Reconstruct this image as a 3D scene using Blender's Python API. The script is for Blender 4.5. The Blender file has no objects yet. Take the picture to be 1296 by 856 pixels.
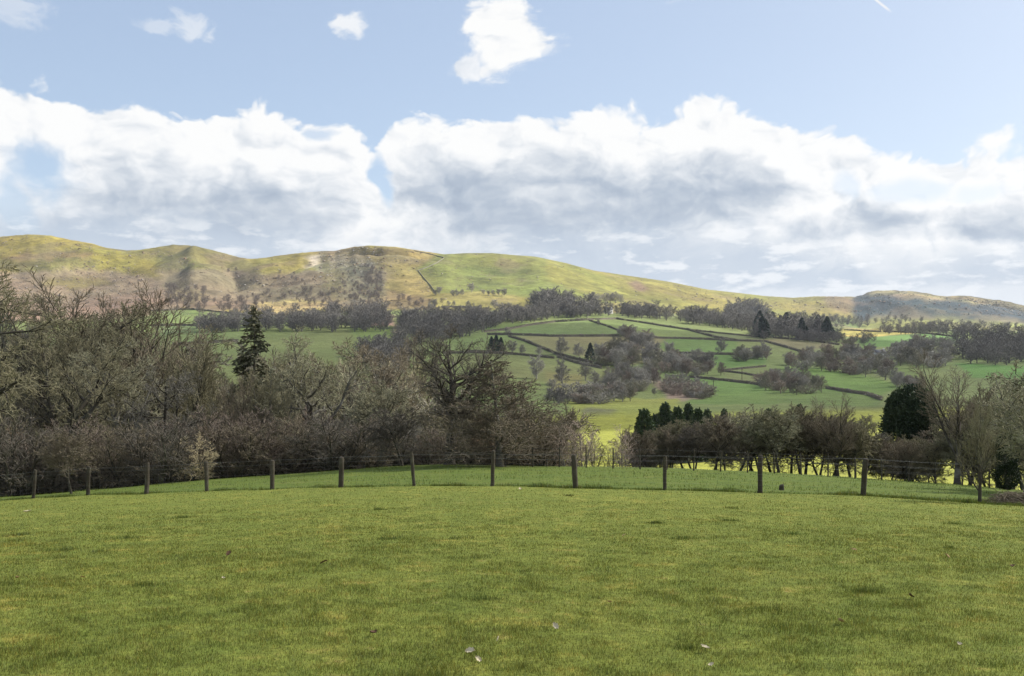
import bpy, math, random
import numpy as np
from math import sin, cos, pi, radians, sqrt, atan

S = bpy.context.scene
COL = S.collection
F = 1260.0            # focal length of the photograph in its own 1296 px wide frame
U0, V0 = 648.0, 510.0 # straight ahead and eye level in that frame
EYE = 1.65

# ------------------------------------------------------------------ small helpers
def smooth01(a, b, x):
    t = np.clip((x - a) / (b - a), 0, 1)
    return t * t * (3 - 2 * t)

def _hash(ix, iy, seed):
    h = (ix.astype(np.int64) * 374761393 + iy.astype(np.int64) * 668265263 + seed * 974711) & 0xffffffff
    h = ((h ^ (h >> 13)) * 1274126177) & 0xffffffff
    h = h ^ (h >> 16)
    return (h & 0xffffff) / float(0xffffff)

def vnoise(x, y, seed=0):
    x = np.asarray(x, float); y = np.asarray(y, float)
    ix = np.floor(x); iy = np.floor(y)
    fx = x - ix; fy = y - iy
    fx = fx * fx * fx * (fx * (fx * 6 - 15) + 10); fy = fy * fy * fy * (fy * (fy * 6 - 15) + 10)
    a = _hash(ix, iy, seed); b = _hash(ix + 1, iy, seed); c = _hash(ix, iy + 1, seed); d = _hash(ix + 1, iy + 1, seed)
    return (a + (b - a) * fx) * (1 - fy) + (c + (d - c) * fx) * fy

def fbm(x, y, seed=0, octaves=5, gain=0.5):
    s = 0.0; amp = 1.0; tot = 0.0
    for o in range(octaves):
        s = s + amp * (vnoise(x, y, seed + o * 17) - 0.5); tot += amp
        x = np.asarray(x) * 2.03 + 11.3; y = np.asarray(y) * 2.03 - 7.7; amp *= gain
    return s / tot * 2

def tag(o, label=None, cat=None, group=None, kind=None):
    if label: o['label'] = label
    if cat: o['category'] = cat
    if group: o['group'] = group
    if kind: o['kind'] = kind
    return o

def mesh_from(name, verts, faces_flat, per, mats=(), smooth=False, mat_idx=None):
    """verts (N,3); faces_flat ints; per = corners per face (int) or array of corner counts"""
    me = bpy.data.meshes.new(name)
    verts = np.ascontiguousarray(verts, np.float32); faces_flat = np.ascontiguousarray(faces_flat, np.int32).ravel()
    if np.isscalar(per):
        nf = len(faces_flat) // per; tot = np.full(nf, per, np.int32)
    else:
        tot = np.asarray(per, np.int32); nf = len(tot)
    start = np.concatenate([[0], np.cumsum(tot)[:-1]]).astype(np.int32) if nf else np.zeros(0, np.int32)
    me.vertices.add(len(verts)); me.vertices.foreach_set('co', verts.ravel())
    me.loops.add(len(faces_flat)); me.loops.foreach_set('vertex_index', faces_flat)
    me.polygons.add(nf); me.polygons.foreach_set('loop_start', start); me.polygons.foreach_set('loop_total', tot)
    if smooth: me.polygons.foreach_set('use_smooth', np.ones(nf, bool))
    if mat_idx is not None: me.polygons.foreach_set('material_index', np.asarray(mat_idx, np.int32))
    for m in mats: me.materials.append(m)
    me.update(calc_edges=True); me.validate()
    return me

def link(name, me, parent=None, loc=None):
    o = bpy.data.objects.new(name, me); COL.objects.link(o)
    if parent is not None: o.parent = parent
    if loc is not None: o.location = loc
    return o

def empty(name, loc=(0, 0, 0), rz=0.0, sc=1.0):
    o = bpy.data.objects.new(name, None); COL.objects.link(o)
    o.location = loc; o.rotation_euler = (0, 0, rz)
    o.scale = sc if hasattr(sc, '__len__') else (sc, sc, sc)
    o.empty_display_size = 0.2
    return o

# ------------------------------------------------------------------ node helper: arithmetic on sockets
class N:
    def __init__(self, tree): self.t = tree; self.n = tree.nodes; self.l = tree.links
    def new(self, typ, **kw):
        nd = self.n.new(typ)
        for k, v in kw.items(): setattr(nd, k, v)
        return nd
    def put(self, sock, val):
        if isinstance(val, X): self.l.new(val.s, sock)
        elif isinstance(val, bpy.types.NodeSocket): self.l.new(val, sock)
        elif val is not None: sock.default_value = val
    def math(self, op, a, b=None, c=None, clamp=False):
        nd = self.new('ShaderNodeMath', operation=op, use_clamp=clamp)
        for i, v in enumerate((a, b, c)):
            if v is not None: self.put(nd.inputs[i], v)
        return X(self, nd.outputs[0])
    def step(self, a, b, x):
        nd = self.new('ShaderNodeMapRange', interpolation_type='SMOOTHSTEP', clamp=True)
        self.put(nd.inputs['Value'], x); self.put(nd.inputs['From Min'], a); self.put(nd.inputs['From Max'], b)
        return X(self, nd.outputs[0])
    def mix(self, f, a, b, blend='MIX'):
        nd = self.new('ShaderNodeMix', data_type='RGBA', blend_type=blend)
        self.put(nd.inputs[0], f)
        for i, v in ((6, a), (7, b)):
            if isinstance(v, (tuple, list)): v = tuple(v) + ((1,) if len(v) == 3 else ())
            self.put(nd.inputs[i], v)
        return X(self, nd.outputs[2])
    def vec(self, x, y, z=0.0):
        nd = self.new('ShaderNodeCombineXYZ')
        for i, v in enumerate((x, y, z)): self.put(nd.inputs[i], v)
        return X(self, nd.outputs[0])
    def sep(self, v):
        nd = self.new('ShaderNodeSeparateXYZ'); self.put(nd.inputs[0], v)
        return [X(self, o) for o in nd.outputs]
    def noise(self, v, scale, detail=4.0, rough=0.5, dist=0.0, dim='3D', color=False):
        nd = self.new('ShaderNodeTexNoise', noise_dimensions=dim)
        self.put(nd.inputs['Vector'], v); self.put(nd.inputs['Scale'], scale); self.put(nd.inputs['Detail'], detail)
        self.put(nd.inputs['Roughness'], rough); self.put(nd.inputs['Distortion'], dist)
        return X(self, nd.outputs['Color' if color else 'Fac'])
    def ramp(self, x, stops, interp='LINEAR'):
        nd = self.new('ShaderNodeValToRGB'); cr = nd.color_ramp; cr.interpolation = interp
        while len(cr.elements) < len(stops): cr.elements.new(0.5)
        for e, (p, c) in zip(cr.elements, stops):
            e.position = p
        for e, (p, c) in zip(cr.elements, stops):
            e.color = (c, c, c, 1) if not hasattr(c, '__len__') else tuple(c) + (1,)
        self.put(nd.inputs[0], x)
        return X(self, nd.outputs[0])

class X:
    def __init__(self, g, s): self.g = g; self.s = s
    def __add__(self, o): return self.g.math('ADD', self, o)
    __radd__ = __add__
    def __sub__(self, o): return self.g.math('SUBTRACT', self, o)
    def __rsub__(self, o): return self.g.math('SUBTRACT', o, self)
    def __mul__(self, o): return self.g.math('MULTIPLY', self, o)
    __rmul__ = __mul__
    def __truediv__(self, o): return self.g.math('DIVIDE', self, o)
    def max(self, o): return self.g.math('MAXIMUM', self, o)
    def min(self, o): return self.g.math('MINIMUM', self, o)
    def sqrt(self): return self.g.math('SQRT', self)
    def pow(self, o): return self.g.math('POWER', self, o)

def material(name):
    m = bpy.data.materials.new(name); m.use_nodes = True
    m.node_tree.nodes.clear()
    g = N(m.node_tree)
    out = g.new('ShaderNodeOutputMaterial')
    b = g.new('ShaderNodeBsdfPrincipled')
    b.inputs['Roughness'].default_value = 0.9
    b.inputs['Specular IOR Level'].default_value = 0.15
    g.l.new(b.outputs[0], out.inputs[0])
    return m, g, b, out

# ------------------------------------------------------------------ the shape of the land
def tab(pts):
    a = np.array(pts, float)
    return lambda u: np.interp(u, a[:, 0], a[:, 1])

def fenceY(u):
    return 75.76 / ((np.asarray(u, float) - U0) / F + 2.4906)

py_fence = tab([(-500, 664), (-300, 655), (42, 632), (110, 628), (185, 626), (262, 622), (345, 620), (436, 617), (527, 616), (623, 616),
                (727, 619), (840, 621), (963, 624), (1093, 628), (1240, 637), (1296, 641), (1700, 668), (1900, 676)])
Yc = tab([(-500, 58), (42, 52), (300, 52), (570, 50), (850, 46), (1000, 46), (1208, 44), (1700, 40), (1900, 40)])
py_crest = tab([(-500, 645), (42, 627), (110, 621), (185, 613), (262, 607), (345, 602), (436, 595), (500, 590.5), (570, 588), (700, 590),
                (850, 593), (1000, 600), (1100, 607), (1208, 614), (1300, 622), (1700, 645), (1900, 650)])
def zpy(Y, py): return EYE + (V0 - py) / F * Y

skyY = tab([(-500, 2050), (300, 2100), (470, 2000), (700, 2100), (900, 2400), (1000, 2900), (1130, 3600), (1900, 3600)])
skyP = tab([(-500, 330), (-200, 308), (0, 300), (20, 298), (43, 297), (65, 298.5), (90, 304), (114, 308), (135, 314), (160, 317), (178, 316.5), (206, 312), (218, 310), (244, 311),
            (270, 317), (303, 326), (318, 328), (335, 326.5), (358, 323), (384, 320), (407, 318), (423, 318), (448, 312.6), (469, 311), (500, 312.6), (525, 316.5),
            (562, 322), (590, 320.6), (623, 320.6), (650, 323), (678, 325), (717, 333.4), (750, 342.4), (794, 349), (846, 356.6), (897, 367),
            (918, 369), (948, 372.5), (970, 375), (1004, 377), (1030, 375.3), (1060, 375.3), (1082, 375.5), (1092, 373.3), (1100, 369.6), (1110, 368), (1130, 367.4),
            (1159, 369.4), (1190, 374.6), (1223, 374.6), (1249, 378), (1275, 382), (1296, 387), (1400, 398), (1700, 390), (1900, 380)])
NROW = []
def zrow(Yv, ztab): f = tab(ztab); NROW.append((lambda u, Yv=Yv: np.full(np.shape(u), float(Yv)), lambda u, f=f: f(u)))
def prow(Yv, ptab): f = tab(ptab); NROW.append((lambda u, Yv=Yv: np.full(np.shape(u), float(Yv)), lambda u, f=f, Yv=Yv: zpy(Yv, f(u))))
zrow(-30, [(0, 0.95)])
zrow(0, [(0, 0.0)])
zrow(12, [(-500, -0.5), (300, -0.33), (900, -0.30), (1900, -0.5)])
NROW.append((lambda u: fenceY(u), lambda u: zpy(fenceY(u), py_fence(u))))          # 3: the fence line
NROW.append((lambda u: Yc(u), lambda u: zpy(Yc(u), py_crest(u))))                  # 4: the brow beyond it
zrow(88, [(-500, -12), (300, -10), (600, -8), (760, -6.3), (1000, -6.0), (1900, -6.6)])
zrow(240, [(-500, -13), (300, -11), (600, -7.5), (770, -5.8), (1000, -5.4), (1300, -4.5), (1900, -4)])
prow(330, [(-500, 520), (300, 532), (560, 528), (640, 523), (760, 519), (900, 518), (1100, 514), (1300, 508), (1900, 500)])
prow(450, [(-500, 490), (300, 500), (560, 493), (640, 490), (760, 498), (900, 497), (1000, 495), (1100, 494), (1300, 480), (1900, 470)])
prow(600, [(-500, 465), (0, 465), (300, 465), (560, 461), (640, 461), (760, 470), (900, 475), (1000, 474), (1100, 474), (1300, 459), (1900, 450)])
prow(800, [(-500, 435), (0, 438), (300, 436), (560, 432), (640, 431), (760, 434), (900, 441), (1000, 446), (1100, 448), (1300, 441), (1900, 430)])
prow(1000, [(-500, 405), (0, 412), (200, 412), (400, 412), (560, 410), (640, 410), (760, 407), (900, 418), (1000, 428), (1100, 430), (1300, 428), (1900, 410)])  # 11
prow(1250, [(-500, 385), (0, 390), (200, 393), (400, 390), (560, 388), (640, 388), (760, 390), (900, 401), (1000, 413), (1100, 419), (1300, 418), (1900, 400)])
prow(1600, [(-500, 360), (0, 348), (100, 347), (200, 350), (300, 366), (400, 357), (500, 350), (600, 352), (700, 360), (760, 368), (860, 383), (920, 390), (1000, 403), (1100, 411), (1300, 412), (1900, 395)])
NROW.append((lambda u: skyY(u), lambda u: zpy(skyY(u), skyP(u))))                  # 14: the skyline
NROW.append((lambda u: skyY(u) * 1.3, lambda u: zpy(skyY(u), skyP(u)) * 0.75))
NROW.append((lambda u: skyY(u) * 1.45, lambda u: zpy(skyY(u), skyP(u)) * 0.6))
R_FENCE, R_CREST, R_FELL, R_SKY = 3, 4, 11, 14

def _sp(Y): return np.log(np.asarray(Y, float) + 60.0)

def base_height(u, Y):
    u = np.asarray(u, float); Y = np.asarray(Y, float); shp = np.broadcast(u, Y).shape
    u = np.broadcast_to(u, shp).ravel(); Y = np.broadcast_to(Y, shp).ravel()
    sk = np.stack([_sp(r[0](u)) for r in NROW], 1); zk = np.stack([r[1](u) for r in NROW], 1)
    h = np.diff(sk, axis=1); d = np.diff(zk, axis=1) / h
    m = np.zeros_like(zk)
    w1 = 2 * h[:, 1:] + h[:, :-1]; w2 = h[:, 1:] + 2 * h[:, :-1]
    ok = d[:, 1:] * d[:, :-1] > 0
    with np.errstate(divide='ignore', invalid='ignore'):
        m[:, 1:-1] = np.where(ok, (w1 + w2) / (w1 / d[:, :-1] + w2 / d[:, 1:]), 0)
    m[:, 0] = d[:, 0]; m[:, -1] = d[:, -1]
    s = np.clip(_sp(Y), sk[:, 0], sk[:, -1])
    i = np.clip((s[:, None] >= sk).sum(1) - 1, 0, len(NROW) - 2)
    r = np.arange(len(s)); hh = h[r, i]; t = (s - sk[r, i]) / hh
    z0, z1, m0, m1 = zk[r, i], zk[r, i + 1], m[r, i] * hh, m[r, i + 1] * hh
    z = (2 * t**3 - 3 * t**2 + 1) * z0 + (t**3 - 2 * t**2 + t) * m0 + (-2 * t**3 + 3 * t**2) * z1 + (t**3 - t**2) * m1
    return z.reshape(shp)

def rough_height(u, Y):
    """control surface plus bumps, folds and gullies"""
    k = (np.asarray(u, float) - U0) / F; Y = np.asarray(Y, float); x = k * np.maximum(Y, 14.0)
    z = base_height(u, Y)
    near = 1 - smooth01(60, 200, Y)
    z = z + near * smooth01(6, 16, Y) * (0.05 * fbm(x / 7, Y / 7, 3, 3) + 0.02 * fbm(x / 1.7, Y / 1.7, 5, 2))
    mid = smooth01(330, 700, Y) * (1 - smooth01(1000, 1500, Y))
    z = z + mid * (3.0 * fbm(x / 160, Y / 160, 8, 3))
    far = smooth01(1050, 1500, Y) * (1 - 0.55 * smooth01(0.80, 1.0, Y / skyY(u)))
    rug = np.interp(u, [-500, 330, 400, 500, 560, 950, 1080, 1120, 1900], [1, 1, 1.3, 1.3, .45, .5, .8, 1.0, 1.0])
    fold = np.abs(fbm(x / 420, Y / 700, 21, 3))
    z = z + far * rug * (27 * fbm(x / 330, Y / 380, 12, 5, 0.48) - 26 * np.maximum(0, 0.16 - fold) / 0.16)
    fine = smooth01(1100, 1500, Y)
    z = z + fine * rug * 2.4 * fbm(x / 26, Y / 26, 31, 3)
    return z

# keep the skyline on its line after the bumps
_cu = np.arange(-500, 1901, 4.0)
_sy = np.linspace(0.62, 1.12, 60)
_YY = skyY(_cu)[:, None] * _sy[None]
_zz = rough_height(np.broadcast_to(_cu[:, None], _YY.shape), _YY)
_top = ((_zz - EYE) / _YY).max(1)
_corr = ((V0 - skyP(_cu)) / F) / _top
def height(u, Y):
    z = rough_height(u, Y)
    c = np.interp(u, _cu, _corr)
    w = smooth01(1100, 1700, np.asarray(Y, float))
    return EYE + (z - EYE) * (1 + (c - 1) * w)

def xy(u, Y):
    return (np.asarray(u, float) - U0) / F * np.maximum(np.asarray(Y, float), 14.0)
def uof(x, Y): return U0 + F * np.asarray(x, float) / np.maximum(np.asarray(Y, float), 14.0)

def ground_at(u, py, ymin=230.0, ymax=3700.0):
    """the point of the land seen at (u, py) of the photograph: -> x, Y, z arrays"""
    u = np.atleast_1d(np.asarray(u, float)); py = np.atleast_1d(np.asarray(py, float))
    nS = 500 if len(u) < 1500 else 220
    Ys = np.exp(np.linspace(math.log(ymin), math.log(ymax), nS))
    UU = np.broadcast_to(u[:, None], (len(u), nS)); YY = np.broadcast_to(Ys[None], UU.shape)
    Z = height(UU, YY); P = V0 - F * (Z - EYE) / YY
    hit = P <= py[:, None]
    i = np.where(hit.any(1), hit.argmax(1), P.argmin(1)); i = np.maximum(i, 1)
    r = np.arange(len(u)); p0, p1 = P[r, i - 1], P[r, i]
    t = np.clip((p0 - py) / np.where(np.abs(p0 - p1) < 1e-6, 1e-6, p0 - p1), 0, 1)
    Y = Ys[i - 1] + (Ys[i] - Ys[i - 1]) * t
    return xy(u, Y), Y, height(u, Y)

def inpoly(u, p, poly):
    a = np.array(poly, float); b = np.roll(a, -1, 0)
    ins = np.zeros(np.shape(u), bool)
    for (x0, y0), (x1, y1) in zip(a, b):
        if y0 == y1: continue
        c = ((y0 > p) != (y1 > p)) & (u < (x1 - x0) * (p - y0) / (y1 - y0) + x0)
        ins ^= c
    return ins

# ground cover of the far land: (outline in the photograph, base colour, ragged edge in px)
PAST = (.115, .142, .046)
COVER = [
    ([(-500, 280), (1900, 280), (1900, 406), (1200, 408), (900, 398), (560, 392), (-500, 410)], (0.176, 0.148, 0.036), 2),   # fell grass
    ([(-60, 292), (115, 306), (190, 330), (215, 352), (120, 345), (-60, 345)], (0.184, 0.146, 0.032), 2),
    ([(-60, 328), (40, 330), (110, 324), (135, 333), (120, 343), (-60, 344)], (.135, .115, .040), 5),
    ([(10, 322), (100, 318), (120, 324), (60, 329), (0, 328)], (0.158, 0.107, 0.046), 4),
    ([(-100, 347), (60, 343), (130, 342), (190, 350), (226, 360), (232, 395), (150, 405), (-100, 410)], (.168, .122, .080), 4),
    ([(60, 352), (120, 350), (150, 358), (100, 366), (50, 362)], (.140, .108, .045), 5),
    ([(114, 306), (154, 309), (175, 315), (160, 318), (130, 312)], (0.081, 0.086, 0.033), 1),
    ([(196, 318), (218, 308), (260, 311), (305, 326), (335, 340), (330, 352), (270, 350), (222, 358), (205, 340)], (0.122, 0.110, 0.037), 4),
    ([(200, 345), (250, 340), (330, 345), (400, 343), (430, 352), (440, 388), (330, 392), (210, 392)], (.160, .122, .076), 5),
    ([(205, 358), (222, 356), (262, 372), (258, 386), (222, 384)], (.125, .105, .055), 8),
    ([(322, 328), (395, 318), (405, 330), (380, 345), (330, 346)], (0.171, 0.153, 0.036), 4),
    ([(408, 318), (450, 311), (490, 330), (492, 392), (420, 392), (408, 350)], (0.167, 0.133, 0.066), 5),
    ([(382, 326), (402, 325), (410, 338), (406, 344), (392, 338)], (0.360, 0.327, 0.231), 7),
    ([(412, 330), (446, 326), (470, 332), (455, 342), (420, 344)], (0.225, 0.189, 0.119), 11),
    ([(440, 332), (476, 330), (490, 350), (480, 388), (440, 390), (430, 362)], (0.122, 0.103, 0.063), 9),
    ([(446, 336), (470, 334), (476, 352), (462, 366), (444, 352)], (0.077, 0.071, 0.051), 12),
    ([(404, 318), (414, 318), (418, 345), (408, 348)], (.130, .115, .055), 3),
    ([(440, 311), (520, 314), (562, 323), (556, 328), (530, 338), (500, 342), (470, 330), (440, 322)], (0.189, 0.142, 0.050), 4),
    ([(492, 340), (528, 342), (552, 370), (545, 378), (486, 372)], (0.211, 0.168, 0.056), 3),
    ([(488, 366), (545, 376), (548, 391), (488, 392)], (0.167, 0.120, 0.056), 4),
    ([(562, 316), (528, 342), (552, 371), (640, 374), (760, 386), (900, 396), (980, 398), (985, 370), (900, 355), (700, 318)], (.140, .146, .036), 1),
    ([(548, 344), (600, 346), (650, 356), (600, 366), (560, 364)], (.128, .142, .036), 5),
    ([(590, 336), (680, 340), (640, 350), (585, 344)], (.122, .135, .034), 5),
    ([(690, 330), (900, 365), (985, 374), (985, 398), (860, 396), (760, 378), (690, 352)], (0.167, 0.153, 0.038), 5),
    ([(794, 357), (806, 356), (824, 366), (812, 370), (798, 364)], (0.144, 0.103, 0.059), 2),
    ([(551, 374), (610, 368), (660, 376), (650, 392), (551, 390)], (0.207, 0.176, 0.056), 2),
    ([(757, 384), (800, 383), (860, 387), (850, 395), (757, 394)], (0.216, 0.189, 0.063), 2),
    ([(960, 370), (1085, 372), (1082, 400), (1040, 408), (960, 402)], (0.167, 0.150, 0.040), 3),
    ([(1040, 374), (1080, 374), (1084, 388), (1070, 398), (1050, 392)], (0.158, 0.125, 0.066), 4),
    ([(1082, 364), (1130, 362), (1300, 384), (1400, 395), (1400, 412), (1096, 414), (1078, 398)], (.024, .038, .044), 2),  # far ridge face: cloud shade and blue haze put into its colour
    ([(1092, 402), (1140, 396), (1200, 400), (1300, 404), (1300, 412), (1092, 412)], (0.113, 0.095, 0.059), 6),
    ([(1085, 374), (1110, 366), (1130, 364), (1300, 384), (1300, 392), (1220, 382), (1160, 376), (1110, 373)], (0.211, 0.172, 0.079), 2),
    ([(1110, 371), (1126, 370), (1160, 375), (1200, 379), (1195, 381), (1140, 377)], (0.270, 0.215, 0.125), 2),
    ([(1100, 402), (1200, 405), (1300, 410), (1300, 418), (1090, 416)], (0.180, 0.185, 0.053), 2),
    # fields
    ([(190, 393), (240, 391), (292, 396), (330, 400), (330, 408), (250, 408), (193, 411)], (0.124, 0.158, 0.050), 1),
    ([(224, 420), (305, 420), (305, 432), (221, 436)], (0.124, 0.158, 0.050), 1),
    ([(190, 412), (250, 412), (250, 420), (210, 424)], (0.100, 0.128, 0.045), 1),
    ([(318, 384), (345, 382), (378, 379), (416, 383), (410, 389), (370, 398), (318, 401)], (0.295, 0.230, 0.095), 2),
    ([(462, 395), (492, 393), (505, 420), (476, 420)], (0.224, 0.153, 0.112), 3),
    ([(441, 414), (470, 413), (500, 412), (498, 422), (470, 430), (446, 426)], (0.104, 0.153, 0.039), 2),
    ([(610, 412), (668, 407), (700, 405), (668, 412), (640, 417), (612, 420)], (0.100, 0.138, 0.038), 1),
    ([(668, 412), (703, 407), (745, 406), (784, 418), (784, 424), (642, 423)], (0.109, 0.143, 0.043), 1),
    ([(680, 403), (753, 404), (703, 407), (668, 410)], (0.118, 0.148, 0.047), 1),
    ([(745, 406), (765, 404), (838, 412), (905, 427), (845, 428), (784, 424), (784, 418)], (0.116, 0.146, 0.043), 1),
    ([(650, 425), (784, 425), (845, 428), (830, 460), (800, 462), (758, 456), (704, 446)], (0.130, 0.135, 0.050), 1),
    ([(640, 427), (704, 448), (702, 452), (640, 446)], (0.118, 0.141, 0.045), 1),
    ([(845, 428), (933, 431), (932, 447), (861, 447), (830, 440)], (0.094, 0.138, 0.036), 1),
    ([(871, 417), (970, 427), (1020, 436), (966, 432), (907, 427)], (0.104, 0.128, 0.043), 1),
    ([(890, 449), (935, 448), (970, 450), (970, 461), (912, 466)], (0.088, 0.135, 0.034), 1),
    ([(560, 448), (640, 447), (704, 452), (770, 464), (770, 500), (700, 486), (600, 470)], (0.120, 0.139, 0.045), 1),
    ([(690, 470), (740, 474), (736, 500), (700, 500)], (0.147, 0.138, 0.050), 4),
    ([(870, 478), (917, 481), (970, 489), (985, 512), (870, 512)], (0.097, 0.143, 0.036), 1),
    ([(915, 468), (970, 464), (970, 488), (918, 480)], (0.118, 0.138, 0.045), 1),
    ([(820, 480), (876, 490), (900, 504), (850, 506)], (0.183, 0.138, 0.101), 4),
    ([(985, 465), (1040, 466), (1100, 476), (1140, 490), (1110, 502), (1045, 491)], (0.104, 0.153, 0.036), 1),
    ([(966, 484), (1045, 492), (1115, 504), (1115, 515), (966, 510)], (0.097, 0.138, 0.036), 1),
    ([(1080, 458), (1110, 460), (1170, 470), (1160, 480), (1120, 474)], (0.106, 0.143, 0.038), 1),
    ([(1210, 460), (1300, 464), (1400, 468), (1400, 482), (1230, 478)], (0.088, 0.153, 0.034), 1),
    ([(1064, 416), (1110, 417), (1180, 421), (1130, 424), (1100, 427), (1066, 426)], (0.242, 0.219, 0.056), 1),
    ([(1084, 428), (1140, 425), (1180, 422), (1214, 424), (1210, 436), (1160, 438), (1090, 440)], (0.092, 0.153, 0.038), 1),
    ([(1090, 443), (1118, 444), (1118, 450), (1095, 451)], (0.153, 0.153, 0.067), 1),
    ([(980, 428), (1063, 436), (1020, 446), (966, 432)], (.125, .135, .052), 1),
    ([(720, 505), (860, 505), (860, 600), (720, 600)], (0.177, 0.189, 0.043), 3),
    ([(740, 516), (780, 520), (775, 528), (735, 526)], (0.118, 0.117, 0.056), 3),
]

def cover_colour(u, Y, z):
    py = V0 - F * (z - EYE) / Y
    x = xy(u, Y)
    col = np.empty(u.shape + (3,)); col[:] = PAST
    n1 = fbm(u / 9, py / 4, 41, 4); n2 = fbm(u / 9, py / 4, 77, 4)
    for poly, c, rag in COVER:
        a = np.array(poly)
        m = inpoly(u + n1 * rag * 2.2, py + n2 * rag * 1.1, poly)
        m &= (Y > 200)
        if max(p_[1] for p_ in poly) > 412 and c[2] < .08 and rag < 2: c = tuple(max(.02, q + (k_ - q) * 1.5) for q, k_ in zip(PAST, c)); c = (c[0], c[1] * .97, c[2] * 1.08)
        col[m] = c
    # soften and break up
    for _ in range(2):
        col[1:-1, 1:-1] = (col[1:-1, 1:-1] * 2 + col[:-2, 1:-1] + col[2:, 1:-1] + col[1:-1, :-2] + col[1:-1, 2:]) / 6
    fell = smooth01(1050, 1350, Y)
    mott = fbm(x / 45, Y / 60, 121, 5, .62); mot2 = fbm(x / 14, Y / 22, 131, 3)
    col = col * (1 + fell * (.45 * mott + .22 * mot2))[..., None]
    crag = smooth01(1075, 1100, u) * smooth01(2300, 2700, Y) * (1 - smooth01(.955, .985, Y / skyY(u)))
    spk = fbm(x / 38, Y / 90, 151, 4, .65)
    col = col * (1 + crag * (.8 * spk - .12))[..., None]
    rk = (crag * smooth01(.28, .46, fbm(x / 26, Y / 60, 161, 4, .6)))[..., None] * .2
    col = col * (1 - rk) + rk * np.array((.20, .19, .18))
    brk = (fell * (1 - crag) * smooth01(.12, .45, fbm(x / 70, Y / 90, 141, 5, .6)))[..., None] * .45
    col = col * (1 - brk) + brk * np.array((.15, .115, .07))
    v = 1 + 0.22 * fbm(x / 60, Y / 60, 91, 4) + 0.10 * fbm(x / 9, Y / 14, 95, 3)
    warm = fbm(x / 130, Y / 170, 99, 4)
    col = col * (v * (1 + .12 * smooth01(320, 360, Y) * (1 - smooth01(1100, 1300, Y))))[..., None]
    col[..., 0] *= 1 + 0.16 * warm; col[..., 2] *= 1 + 0.10 * warm
    meadow = (Y > 60) & (Y < 300)
    w = (smooth01(62, 75, Y) * (1 - smooth01(290, 330, Y)))[..., None]
    col = col * (1 - w) + w * np.array((.222, .230, .036)) * (1 + 0.12 * fbm(x / 8, Y / 8, 9, 3))[..., None]
    return np.clip(col, 0.01, 0.8)

def land():
    us = np.concatenate([np.linspace(-500, -20, 60), np.arange(-16, 1314, 3.0), np.linspace(1320, 1900, 70)])
    steps = [3, 16, 34, 26, 20, 24, 20, 26, 26, 30, 30, 34, 50, 56, 5, 3]
    rows = []; ridx = [0]
    for r in range(len(NROW) - 1):
        y0 = NROW[r][0](us); y1 = NROW[r + 1][0](us); n = steps[r]
        for i in range(n):
            t = i / n
            rows.append(y0 + (y1 - y0) * t if r < 3 else np.exp(np.log(y0) * (1 - t) + np.log(y1) * t))
        ridx.append(len(rows))
    rows.append(NROW[-1][0](us)); ridx[-1] = len(rows) - 1
    Y = np.array(rows); U = np.broadcast_to(us[None], Y.shape)
    Z = height(U, Y); Xc = xy(U, Y)
    Cc = cover_colour(U, np.maximum(Y, 1.0), Z)
    m, g, b, out = material('land_cover'); LAND = m
    att = g.new('ShaderNodeVertexColor', layer_name='cover'); c0 = X(g, att.outputs[0])
    pos = X(g, g.new('ShaderNodeNewGeometry').outputs['Position'])
    dist = g.sep(pos)[1]
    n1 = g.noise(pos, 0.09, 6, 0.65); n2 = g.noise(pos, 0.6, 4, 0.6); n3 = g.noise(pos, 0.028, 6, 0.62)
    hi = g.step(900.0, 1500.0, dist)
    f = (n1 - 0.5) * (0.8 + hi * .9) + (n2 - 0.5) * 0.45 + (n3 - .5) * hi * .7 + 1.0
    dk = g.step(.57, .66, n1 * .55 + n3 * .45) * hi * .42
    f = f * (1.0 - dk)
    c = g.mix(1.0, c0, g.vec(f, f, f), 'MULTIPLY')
    b.inputs['Roughness'].default_value = 1.0
    g.put(b.inputs['Base Color'], c)
    bump = g.new('ShaderNodeBump'); bump.inputs['Strength'].default_value = 0.8; bump.inputs['Distance'].default_value = 2.5
    g.put(bump.inputs['Height'], g.noise(pos, 0.12, 7, 0.65)); g.l.new(bump.outputs[0], b.inputs['Normal'])

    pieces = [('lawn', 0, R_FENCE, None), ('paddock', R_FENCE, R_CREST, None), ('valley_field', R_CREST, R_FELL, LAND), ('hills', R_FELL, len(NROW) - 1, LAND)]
    objs = {}
    for name, a, bb, mt in pieces:
        r0, r1 = ridx[a], ridx[bb]
        V = np.stack([Xc[r0:r1 + 1], Y[r0:r1 + 1], Z[r0:r1 + 1]], -1); nr, nc = V.shape[:2]
        i = np.arange(nr * nc).reshape(nr, nc)
        q = np.stack([i[:-1, :-1], i[:-1, 1:], i[1:, 1:], i[1:, :-1]], -1).reshape(-1, 4)
        me = mesh_from(name, V.reshape(-1, 3), q, 4, [mt] if mt else [], smooth=True)
        if mt:
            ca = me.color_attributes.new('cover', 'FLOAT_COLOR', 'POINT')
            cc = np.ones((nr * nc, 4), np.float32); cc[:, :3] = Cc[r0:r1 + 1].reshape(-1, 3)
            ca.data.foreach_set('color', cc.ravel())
        o = link(name, me); o['kind'] = 'structure'; objs[name] = o
    return objs

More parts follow.
